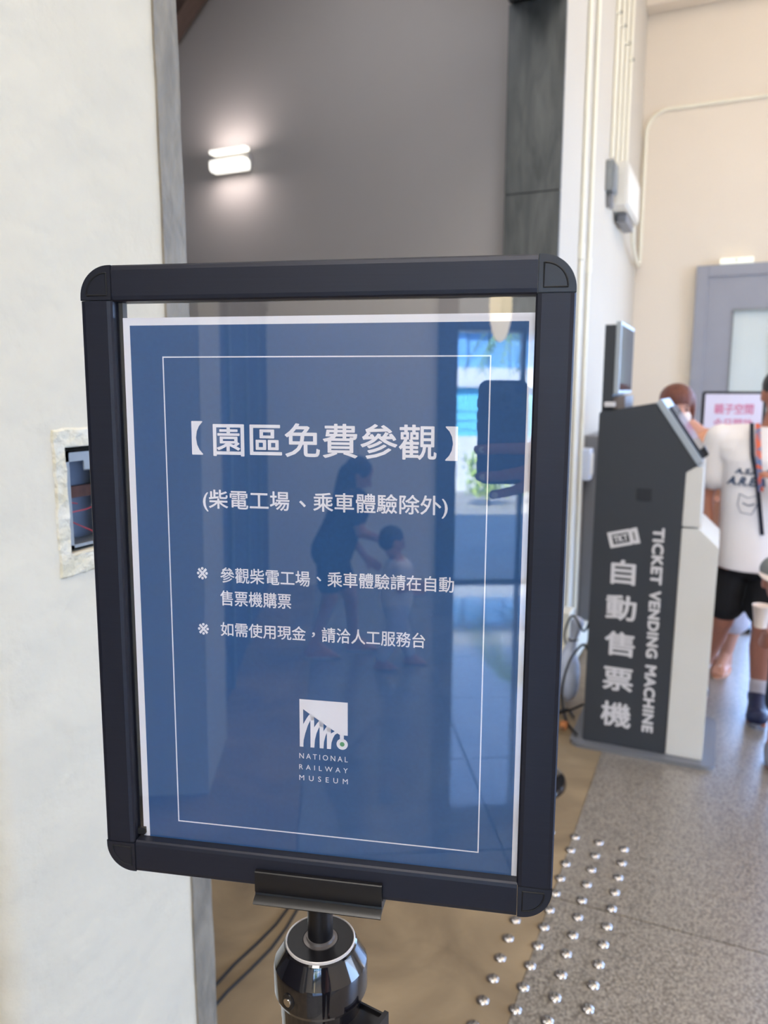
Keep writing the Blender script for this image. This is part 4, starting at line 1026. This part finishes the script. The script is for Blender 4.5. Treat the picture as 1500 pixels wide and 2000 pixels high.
for sx_, yw, ax_ in ((1, -.25, (.09 * 1 + .005 - .03 + .0, -.03)), (-1, .2, (-.005, .10))):
    f_ = Vector((math.sin(yw), -math.cos(yw), 0)); r_v = Vector((math.cos(yw), math.sin(yw), 0)); ce = Vector((ax_[0], ax_[1], 0)) + f_ * .05
    bm = bmesh.new(); add_prism(bm, [tuple((ce + r_v * .042 * math.cos(2 * PI * i / 20) + f_ * .12 * math.sin(2 * PI * i / 20)).xy) for i in range(20)], -.002, .012); sn = obj('sandal_sole', bm, 'cotton_peach', wom)
    bm = bmesh.new(); add_tube(bm, [ce + f_ * .05 + r_v * -.04 + Vector((0, 0, .012)), ce + f_ * .05 + Vector((0, 0, .052)), ce + f_ * .05 + r_v * .04 + Vector((0, 0, .012))], .009, 8); obj('sandal_strap', bm, 'mask', sn)

# --- child in dark cap cut by the right edge
kx_, ky_ = 0.345, 3.46
kid = thing('person', 'person of child height in dark cap with white brim at right edge, holding white cup', 'person', (kx_, ky_, 0))
def mk(bm):
    add_cap(bm, (0, 0, .46), (0, 0, .60), .085, .085); add_cap(bm, (-.05, 0, .66), (.05, 0, .66), .05, .05)
    for sg in (-1, 1):
        add_cap(bm, (sg * .045, 0, .44), (sg * .06, 0, .25), .055, .04); add_cap(bm, (sg * .06, 0, .25), (sg * .07, .01, .055), .038, .025); foot_shapes(bm, (sg * .07, .01, .055), 0, .68)
    add_cap(bm, (-.085, 0, .655), (-.135, -.03, .53), .034, .027); add_cap(bm, (-.135, -.03, .53), (-.135, -.12, .60), .026, .019); hand_shapes(bm, (-.135, -.12, .60), (-.1, -.3, .5), (1, 0, 0), .105, .5)
    add_cap(bm, (.085, 0, .655), (.13, -.02, .52), .034, .027); add_cap(bm, (.13, -.02, .52), (.08, -.12, .50), .026, .019); hand_shapes(bm, (.08, -.12, .50), (-.6, -.5, 0), (0, 0, 1), .105, .5)
    HP['k'] = head_shapes(bm, (-.095, -.03, .79), .19, yaw=.3, pitch=.1, neck=(-.02, 0, .67))
organic('body', mk, 'skin_tan', kid, voxel=0.006)
face_parts(kid, *HP['k'], .19)
P, R3 = HP['k']
organic('hair', lambda bm: hair_short(bm, HP['k'][0], HP['k'][1], .19), 'hair_black', kid, voxel=0.007, smooth=2)
def mk(bm): s = .19; add_ell(bm, P(0, .05, .26), (.43 * s, .49 * s, .33 * s), R3)
cap_ = organic('cap', mk, 'cotton_grey', kid, voxel=0.006, smooth=1)
def mk(bm): s = .19; add_ell(bm, P(0, -.16, .19), (.50 * s, .62 * s, .075 * s), R3, 24, 10)
organic('cap_brim', mk, 'mask', cap_, voxel=0.005, smooth=1)
def mk(bm):
    add_cap(bm, (0, 0, .45), (0, 0, .60), .105, .10); add_cap(bm, (-.06, 0, .645), (.06, 0, .645), .058, .058)
    add_cap(bm, (-.085, 0, .65), (-.108, -.015, .58), .044, .042); add_cap(bm, (.085, 0, .65), (.11, -.01, .58), .044, .042)
organic('t_shirt', mk, 'cotton_red', kid, voxel=0.007)
def mk(bm):
    add_cap(bm, (-.02, 0, .44), (.02, 0, .44), .095, .095)
    for sg in (-1, 1): add_cap(bm, (sg * .045, 0, .42), (sg * .058, 0, .27), .068, .06)
organic('shorts', mk, 'cotton_navy', kid, voxel=0.007)
for sg in (-1, 1):
    def mk(bm): add_cap(bm, (sg * .07, .02, .04), (sg * .075, -.08, .032), .034, .030); add_cap(bm, (sg * .07, .01, .06), (sg * .07, -.01, .04), .034, .034)
    organic('shoe', mk, 'sole', kid, voxel=0.006)
cup = thing('paper_cup', 'white paper cup held by the child at right edge', 'cup', (kx_ - .165, ky_ - .185, .64))
bm = bmesh.new(); add_lathe(bm, [(.024, 0), (.034, .085), (.036, .087), (.0355, .09), (.033, .086), (.0235, .003)], 28, cap=False); obj('cup_wall', bm, 'mask', cup, smooth=True)
bm = bmesh.new(); add_lathe(bm, [(.0239, 0.0), (.0239, .003)], 28); obj('cup_bottom', bm, 'mask', cup)

# --- woman and small child walking behind the photographer, mirrored in the clear sheet
sx0, sy0 = -0.16, -3.80
rw_ = thing('person', 'person with long black hair and dark T-shirt stooping over a child, mirrored in sheet', 'person', (sx0, sy0, 0))
def mk(bm):
    add_cap(bm, (-.10, 0, .70), (-.04, 0, .84), .12, .105); add_cap(bm, (-.04, 0, .84), (.02, 0, 1.0), .105, .115); add_cap(bm, (.03, -.12, 1.05), (.03, .12, 1.05), .058, .058)
    add_cap(bm, (-.10, -.07, .68), (.02, -.07, .38), .085, .052); add_cap(bm, (.02, -.07, .38), (.05, -.07, .07), .050, .030); foot_shapes(bm, (.05, -.07, .07), PI / 2, .92)
    add_cap(bm, (-.10, .07, .68), (-.12, .07, .38), .085, .052); add_cap(bm, (-.12, .07, .38), (-.22, .07, .09), .050, .030); foot_shapes(bm, (-.22, .07, .09), PI / 2, .92)
    add_cap(bm, (.02, -.155, 1.04), (-.02, -.19, .82), .044, .034); add_cap(bm, (-.02, -.19, .82), (.13, -.15, .62), .034, .023); hand_shapes(bm, (.13, -.15, .62), (.7, .1, -.5), (0, 1, 0), .15, .3)
    add_cap(bm, (.02, .155, 1.04), (.08, .18, .84), .044, .034); add_cap(bm, (.08, .18, .84), (.24, .10, .78), .034, .023); hand_shapes(bm, (.24, .10, .78), (.8, -.1, -.3), (0, -1, 0), .15, .3, -1)
    HP['r'] = head_shapes(bm, (.075, 0, 1.195), .21, yaw=PI / 2, pitch=.55, neck=(.025, 0, 1.06))
organic('body', mk, 'skin', rw_, voxel=0.007)
face_parts(rw_, *HP['r'], .21)
P, R3 = HP['r']
def mk(bm):
    s = .21; add_ell(bm, P(0, .10, .16), (.41 * s, .44 * s, .38 * s), R3); add_ell(bm, P(0, .24, -.1), (.38 * s, .30 * s, .42 * s), R3)
    add_cap(bm, P(0, .26, -.15), (-.03, 0, 1.02), .075, .075); add_cap(bm, (-.03, .04, 1.04), (-.11, .02, .86), .07, .035); add_cap(bm, (-.02, -.06, 1.06), (-.09, -.08, .88), .05, .03)
organic('hair', mk, 'hair_black', rw_, voxel=0.008, smooth=3)
def mk(bm):
    add_cap(bm, (-.10, 0, .70), (-.04, 0, .84), .142, .13); add_cap(bm, (-.04, 0, .84), (.02, 0, .99), .13, .135); add_cap(bm, (.03, -.13, 1.04), (.03, .13, 1.04), .068, .068)
    add_cap(bm, (.02, -.155, 1.04), (.0, -.175, .92), .058, .055); add_cap(bm, (.02, .155, 1.04), (.05, .17, .93), .058, .055)
organic('t_shirt', mk, 'cotton_navy', rw_, voxel=0.008)
def mk(bm):
    add_cap(bm, (-.10, -.03, .69), (-.10, .03, .69), .130, .130)
    add_cap(bm, (-.10, -.07, .66), (-.035, -.07, .50), .105, .085); add_cap(bm, (-.10, .07, .66), (-.115, .07, .50), .105, .085)
organic('shorts', mk, 'cotton_black', rw_, voxel=0.008)
for (ax_, ay_) in ((.05, -.07), (-.22, .07)):
    bm = bmesh.new(); add_prism(bm, [(ax_ + .055 + .12 * math.cos(2 * PI * i / 20), ay_ + .042 * math.sin(2 * PI * i / 20)) for i in range(20)], -.001, .012); sn = obj('sandal_sole', bm, 'cotton_pale', rw_)
    bm = bmesh.new(); add_tube(bm, [(ax_ + .09, ay_ - .04, .012), (ax_ + .09, ay_, .055), (ax_ + .09, ay_ + .04, .012)], .009, 8); obj('sandal_strap', bm, 'cotton_pale', sn)
ch = thing('person', 'person of toddler height in white T-shirt and pale trousers, mirrored before the stooping adult', 'person', (0.14, -3.52, 0))
def mk(bm):
    add_cap(bm, (0, 0, .42), (.01, 0, .62), .085, .085); add_cap(bm, (.02, -.07, .66), (.02, .07, .66), .045, .045)
    add_cap(bm, (0, -.05, .40), (.05, -.05, .22), .055, .04); add_cap(bm, (.05, -.05, .22), (.09, -.05, .055), .038, .025); foot_shapes(bm, (.09, -.05, .055), PI / 2, .62)
    add_cap(bm, (0, .05, .40), (-.03, .05, .22), .055, .04); add_cap(bm, (-.03, .05, .22), (-.10, .05, .06), .038, .025); foot_shapes(bm, (-.10, .05, .06), PI / 2, .62)
    for sg in (-1, 1):
        add_cap(bm, (.02, sg * .095, .65), (.01, sg * .11, .52), .032, .025); add_cap(bm, (.01, sg * .11, .52), (.11, sg * .08, .50 + .04 * sg), .024, .018); hand_shapes(bm, (.11, sg * .08, .50 + .04 * sg), (1, 0, .1), (0, -sg, 0), .10, .4, sg)
    HP['c'] = head_shapes(bm, (-.03, 0, .80), .19, yaw=PI / 2 - .4, pitch=.15, neck=(.01, 0, .68))
organic('body', mk, 'skin', ch, voxel=0.006)
face_parts(ch, *HP['c'], .19)
organic('hair', lambda bm: hair_short(bm, HP['c'][0], HP['c'][1], .19), 'hair_black', ch, voxel=0.007, smooth=2)
def mk(bm):
    add_cap(bm, (0, 0, .43), (.01, 0, .61), .105, .10); add_cap(bm, (.02, -.08, .645), (.02, .08, .645), .055, .055)
    for sg in (-1, 1): add_cap(bm, (.02, sg * .095, .65), (.012, sg * .105, .57), .043, .042)
organic('t_shirt', mk, 'tee_white', ch, voxel=0.007)
def mk(bm):
    add_cap(bm, (0, -.02, .39), (0, .02, .39), .09, .09); add_cap(bm, (0, -.05, .38), (.05, -.05, .20), .065, .05); add_cap(bm, (.05, -.05, .20), (.085, -.05, .09), .048, .042)
    add_cap(bm, (0, .05, .38), (-.03, .05, .20), .065, .05); add_cap(bm, (-.03, .05, .20), (-.09, .05, .09), .048, .042)
organic('trousers', mk, 'cotton_pale', ch, voxel=0.007)

# --- the photographer: phone, hand and sleeve, seen mirrored in the clear sheet
PM = sgn_matrix(0, 0, D)
ph = thing('phone', 'dark phone with three camera lenses held up upright, mirrored in the clear sheet', 'phone'); ph.matrix_world = PM
def rr(cx_, cy_, w_, h_, r): return [(x + cx_, y + cy_) for x, y in rbox_outline(w_, h_, r)]
bm = bmesh.new(); add_prism(bm, rr(-.0235, -.0435, .074, .155, .013), .0060, .0165); bmesh.ops.bevel(bm, geom=[e for e in bm.edges if abs(e.verts[0].co.z - e.verts[1].co.z) < 1e-6], offset=.002, segments=2, affect='EDGES'); obj('case', bm, 'phone', ph, smooth=True, angle=50)
bm = bmesh.new(); add_prism(bm, rr(-.0235, -.0435, .068, .148, .011), .01655, .0168); obj('screen', bm, 'screen_glass', ph)
bm = bmesh.new(); add_prism(bm, rr(-.0085, .0075, .040, .042, .010), .0042, .0062); md_ = obj('camera_module', bm, mat('camera_plate', (58, 62, 74), 0.3), ph)
for (x, y, r) in ((0, 0, .0072), (0, .0205, .0072), (-.0180, .0085, .0072), (-.0180, -.0060, .0030)):
    bm = bmesh.new(); add_lathe(bm, [(r * 1.15, .0042), (r * 1.15, .0026), (r, .0022), (r * .92, .0026), (r * .92, .0042)], 28, (x, y, 0), cap=False); lr = obj('lens_ring', bm, 'satin_black', md_, smooth=True)
    bm = bmesh.new(); add_lathe(bm, [(r * .93, .0034), (r * .93, .0030), (r * .2, .0028)], 28, (x, y, 0)); obj('lens_glass', bm, 'lens', lr, smooth=True)
for y in (.0, -.018, -.034): obj('side_button', B((-.0622, y - .006, .0095), (-.0603, y + .006, .0130), bevel=.0008), 'satin_black', ph)
pb = thing('person', 'person photographing the sign in dark clothes, only the hand mirrored in the sheet', 'person')
nh = Vector((n.x, n.y, 0)).normalized(); org = PM @ Vector((.36, 0, .46)); org.z = 0
pb.matrix_world = Matrix((( -n.y * 0 + (-nh.y), -nh.x, 0, org.x), (nh.x, -nh.y, 0, org.y), (0, 0, 1, 0), (0, 0, 0, 1)))
TP = pb.matrix_world.inverted() @ PM
def T(x, y, z): return TP @ Vector((x, y, z))
def mk(bm):
    for y, pts in ((0, ((.024, -.066, .006), (.012, -.066, -.006), (-.026, -.067, -.006), (-.058, -.069, -.003))), (1, ((.026, -.094, .006), (.012, -.100, -.007), (-.026, -.108, -.006), (-.055, -.110, -.003))),
                   (2, ((.024, -.118, .008), (.012, -.124, -.006), (-.014, -.132, -.005), (-.036, -.137, -.003))), (3, ((.030, -.052, .020), (.031, -.030, .016), (.030, -.010, .013), (.026, .004, .014)))):
        r0 = (.0102, .0102, .0090, .0085)[y]
        for i in range(3): add_cap(bm, T(*pts[i]), T(*pts[i + 1]), r0 - .0006 * i, r0 - .0006 * (i + 1), 12)
    add_cap(bm, T(.034, -.06, .018), T(.046, -.14, .026), .017, .024); add_cap(bm, T(.036, -.115, .022), T(.045, -.14, .030), .020, .024); add_cap(bm, T(.040, -.075, .022), T(.038, -.12, .018), .016, .018)
    add_cap(bm, T(.042, -.105, .036), T(.020, -.080, .034), .014, .0105); add_cap(bm, T(.020, -.080, .034), T(-.004, -.062, .030), .0105, .009)
    add_cap(bm, T(.045, -.14, .028), T(.066, -.178, .05), .026, .026); add_cap(bm, T(.066, -.178, .05), T(.27, -.33, .17), .027, .044)
    add_cap(bm, T(.27, -.33, .17), T(.50, -.22, .41), .046, .056)
    add_cap(bm, T(.19, -.22, .46), T(.19, -.50, .48), .054, .042); add_cap(bm, T(.19, -.50, .48), T(.22, -.73, .40), .042, .028)
    hand_shapes(bm, T(.22, -.73, .40), T(.22, -.83, .37) - T(.22, -.73, .40), (-1, 0, 0), .17, .3)
    add_cap(bm, T(.36, -.75, .47), T(.36, -.55, .47), .14, .13); add_cap(bm, T(.36, -.55, .47), T(.36, -.34, .46), .13, .145); add_cap(bm, T(.27, -.24, .46), T(.45, -.24, .46), .085, .085)
    for sg in (-1, 1):
        hp = T(.36 + sg * .085, -.80, .47); kn = T(.36 + sg * .11, -1.14, .45); an = T(.36 + sg * .12, -1.49, .48); an.z = .09
        add_cap(bm, hp, kn, .092, .06); add_cap(bm, kn, an, .06, .036); foot_shapes(bm, an, 0)
    HP['p'] = head_shapes(bm, T(.33, .01, .44), .225, yaw=.45, pitch=.12, neck=T(.36, -.20, .46))
organic('body', mk, 'skin_tan', pb, voxel=0.0042, smooth=3)
face_parts(pb, *HP['p'], .225)
organic('hair', lambda bm: hair_short(bm, HP['p'][0], HP['p'][1], .225), 'hair_black', pb, voxel=0.008, smooth=2)
def mk(bm):
    add_cap(bm, T(.36, -.76, .47), T(.36, -.55, .47), .168, .158); add_cap(bm, T(.36, -.55, .47), T(.36, -.36, .46), .158, .165); add_cap(bm, T(.26, -.25, .46), T(.46, -.25, .46), .10, .10)
    add_cap(bm, T(.47, -.22, .43), T(.50, -.23, .41), .08, .078); add_cap(bm, T(.50, -.23, .41), T(.34, -.305, .24), .076, .064)
    add_cap(bm, T(.20, -.23, .46), T(.19, -.42, .475), .068, .062)
organic('t_shirt', mk, 'cotton_navy', pb, voxel=0.008)
def mk(bm):
    add_cap(bm, T(.33, -.82, .47), T(.39, -.82, .47), .150, .150)
    for sg in (-1, 1):
        a = T(.36 + sg * .085, -.82, .47); b = T(.36 + sg * .11, -1.14, .45); c = T(.36 + sg * .12, -1.44, .48); add_cap(bm, a, b, .115, .085); add_cap(bm, b, c, .085, .068)
organic('trousers', mk, 'cotton_black', pb, voxel=0.008)
for sg in (-1, 1):
    an = T(.36 + sg * .12, -1.49, .48)
    organic('shoe', lambda bm: (add_cap(bm, Vector((an.x, an.y, .07)), Vector((an.x, an.y + .03, .05)), .048, .044), add_cap(bm, Vector((an.x, an.y + .03, .045)), Vector((an.x, an.y - .14, .04)), .042, .038)), 'cotton_black', pb, voxel=0.006)
for x, y in ((-.052, -.0685), (-.050, -.1095), (-.032, -.136)): sphere_part('fingernail', pb, T(x, y, -.0098), (.0055, .0018, .0046), 'mask')

# ================================================================== BEHIND THE PHOTOGRAPHER: lamp, outdoors
pl_ = thing('pendant_lamp', 'cream tapered paper pendant lamp hanging near the entrance, mirrored in sheet', 'lamp', (0.86, -4.0, 2.07))
bm = bmesh.new(); add_lathe(bm, [(.012, 0), (.035, .015), (.052, .06), (.066, .12), (.074, .20), (.075, .27), (.070, .30), (.02, .305)], 36); obj('shade', bm, 'lantern_glow', pl_, smooth=True)
bm = bmesh.new(); add_tube(bm, [(0, 0, .30), (0, 0, CH - 2.07)], .004, 6); obj('cord', bm, 'cable', pl_)
struct('ground', B((-40, -60, -0.3), (60, -6.16, -0.02)), 'asphalt'); struct('ground', B((6.4, -6.16, -0.3), (60, 60, -0.02)), 'asphalt'); struct('ground', B((-40, 7.6, -0.3), (6.4, 60, -0.02)), 'asphalt')
can = thing('added_sunshade', 'added unseen pale flat canopy over the far doorway outside the hall', 'sunshade', (2.5, 7.15, 3.1))  # slab added out of view to keep sun from entering the far opening
obj('sunshade_slab', B((-2.4, 0, 0), (2.4, 1.4, 0.15), bevel=.01), 'white_out', can)
for sx_ in (-2.3, 2.3): obj('sunshade_post', B((sx_ - .05, 1.25, -3.12), (sx_ + .05, 1.35, 0)), 'frame_dark', can)
bd = thing('building', 'blue-clad building with white band across the street, mirrored in clear sheet', 'building', (4.0, -17.0, 0))
obj('lower_wall', B((-7, -3, -0.1), (8, 0, 2.30)), 'teal_wall', bd); obj('white_band', B((-7.1, -3, 2.30), (8.1, 0.15, 2.75)), 'white_out', bd)
for k in range(30):
    x = -7 + k * 0.5; obj('wall_panel', B((x + .02, -3, 2.75), (x + .48, 0.0 + (.03 if k % 2 else 0), 3.62)), 'blue_wall', bd)
obj('roof_edge', B((-7.2, -3.1, 3.62), (8.2, 0.2, 3.95)), 'white_out', bd)
for k in range(6): w1_ = obj('window', B((-5 + k * 2.2, -0.02, 1.2), (-3.9 + k * 2.2, 0.02, 2.0)), 'frame_dark', bd); obj('pane', B((-4.95 + k * 2.2, 0.021, 1.25), (-3.95 + k * 2.2, 0.03, 1.95)), 'screen_glass', w1_)
fn = thing('fence', 'dark wire fence on low concrete wall outside, mirrored in clear sheet', 'fence', (4.0, -15.4, 0))
obj('low_wall', B((-7, -0.1, -0.05), (8, 0.1, 1.18)), 'white_out', fn)
for k in range(16): obj('post', B((-7 + k - .02, -.02, 1.18), (-7 + k + .02, .02, 1.75)), 'frame_dark', fn)
for z in (1.3, 1.5, 1.7): obj('rail', B((-7, -.012, z), (8, .012, z + .02)), 'frame_dark', fn)
def shrub(name, loc, r, hgt, m, label, nleaf=500, leaf=.05):
    o = thing(name, label, 'plant', loc, group='plants outside the entrance')
    rd = random.Random(int(loc[0] * 100)); bm = bmesh.new()
    for _ in range(nleaf):
        a = rd.uniform(0, 2 * PI); q_ = math.sqrt(rd.random()) * r; z = hgt * (0.15 + .85 * rd.random()); c = Vector((q_ * math.cos(a), q_ * math.sin(a) * .7, z))
        d = Vector((rd.gauss(0, 1), rd.gauss(0, 1), rd.gauss(.5, .7))).normalized(); s_ = d.orthogonal().normalized(); l_ = leaf * rd.uniform(.7, 1.4)
        vs = [bm.verts.new(p) for p in (c, c + d * l_ * .5 + s_ * l_ * .28, c + d * l_, c + d * l_ * .5 - s_ * l_ * .28)]; bm.faces.new(vs)
    tag(obj('foliage', bm, m, o), kind='stuff')
    bm = bmesh.new()
    for k in range(6): add_tube(bm, [(0, 0, -.02), (rd.uniform(-r, r) * .6, rd.uniform(-r, r) * .4, hgt * .8)], [.012, .004], 5)
    obj('stem', bm, 'bark', o)
shrub('shrub', (2.62, -12.6, 0), .42, .95, 'leaf_lime', 'lime green shrub in front of the low wall outside, mirrored', 700, .09)
shrub('shrub', (3.7, -12.9, 0), .5, .9, 'leaf', 'dark green shrub outside right of the lime green one, mirrored', 700, .09)
tr_ = thing('tree', 'tree with drooping green fronds outside the entrance, mirrored in clear sheet', 'tree', (3.9, -13.6, 0))
bm = bmesh.new(); add_tube(bm, [(0, 0, -.05), (.03, .02, 1.4), (-.04, 0, 3.6)], [.11, .09, .06], 10); obj('trunk', bm, 'bark', tr_, smooth=True)
rd = random.Random(3)
for k in range(14):
    a = 2 * PI * k / 14 + rd.uniform(-.15, .15); bm = bmesh.new(); top = Vector((-.04, 0, 3.6)); L_ = rd.uniform(1.2, 1.7)
    pts = [top + Vector((math.cos(a) * L_ * t, math.sin(a) * L_ * t, .45 * math.sin(t * 2.0) - 1.5 * t * t)) for t in [i / 12 for i in range(13)]]
    for i in range(12):
        d = (pts[i + 1] - pts[i]).normalized(); s_ = d.cross(Vector((0, 0, 1))).normalized()
        for sg in (-1, 1):
            for j in (0, .5):
                p = pts[i].lerp(pts[i + 1], j); e_ = p + (s_ * sg + d * .6 - Vector((0, 0, .7))) * .26; vs = [bm.verts.new(x) for x in (p, p + d * .05, e_)]; bm.faces.new(vs)
    add_tube(bm, pts, .01, 4); obj('frond', bm, 'leaf', tr_)
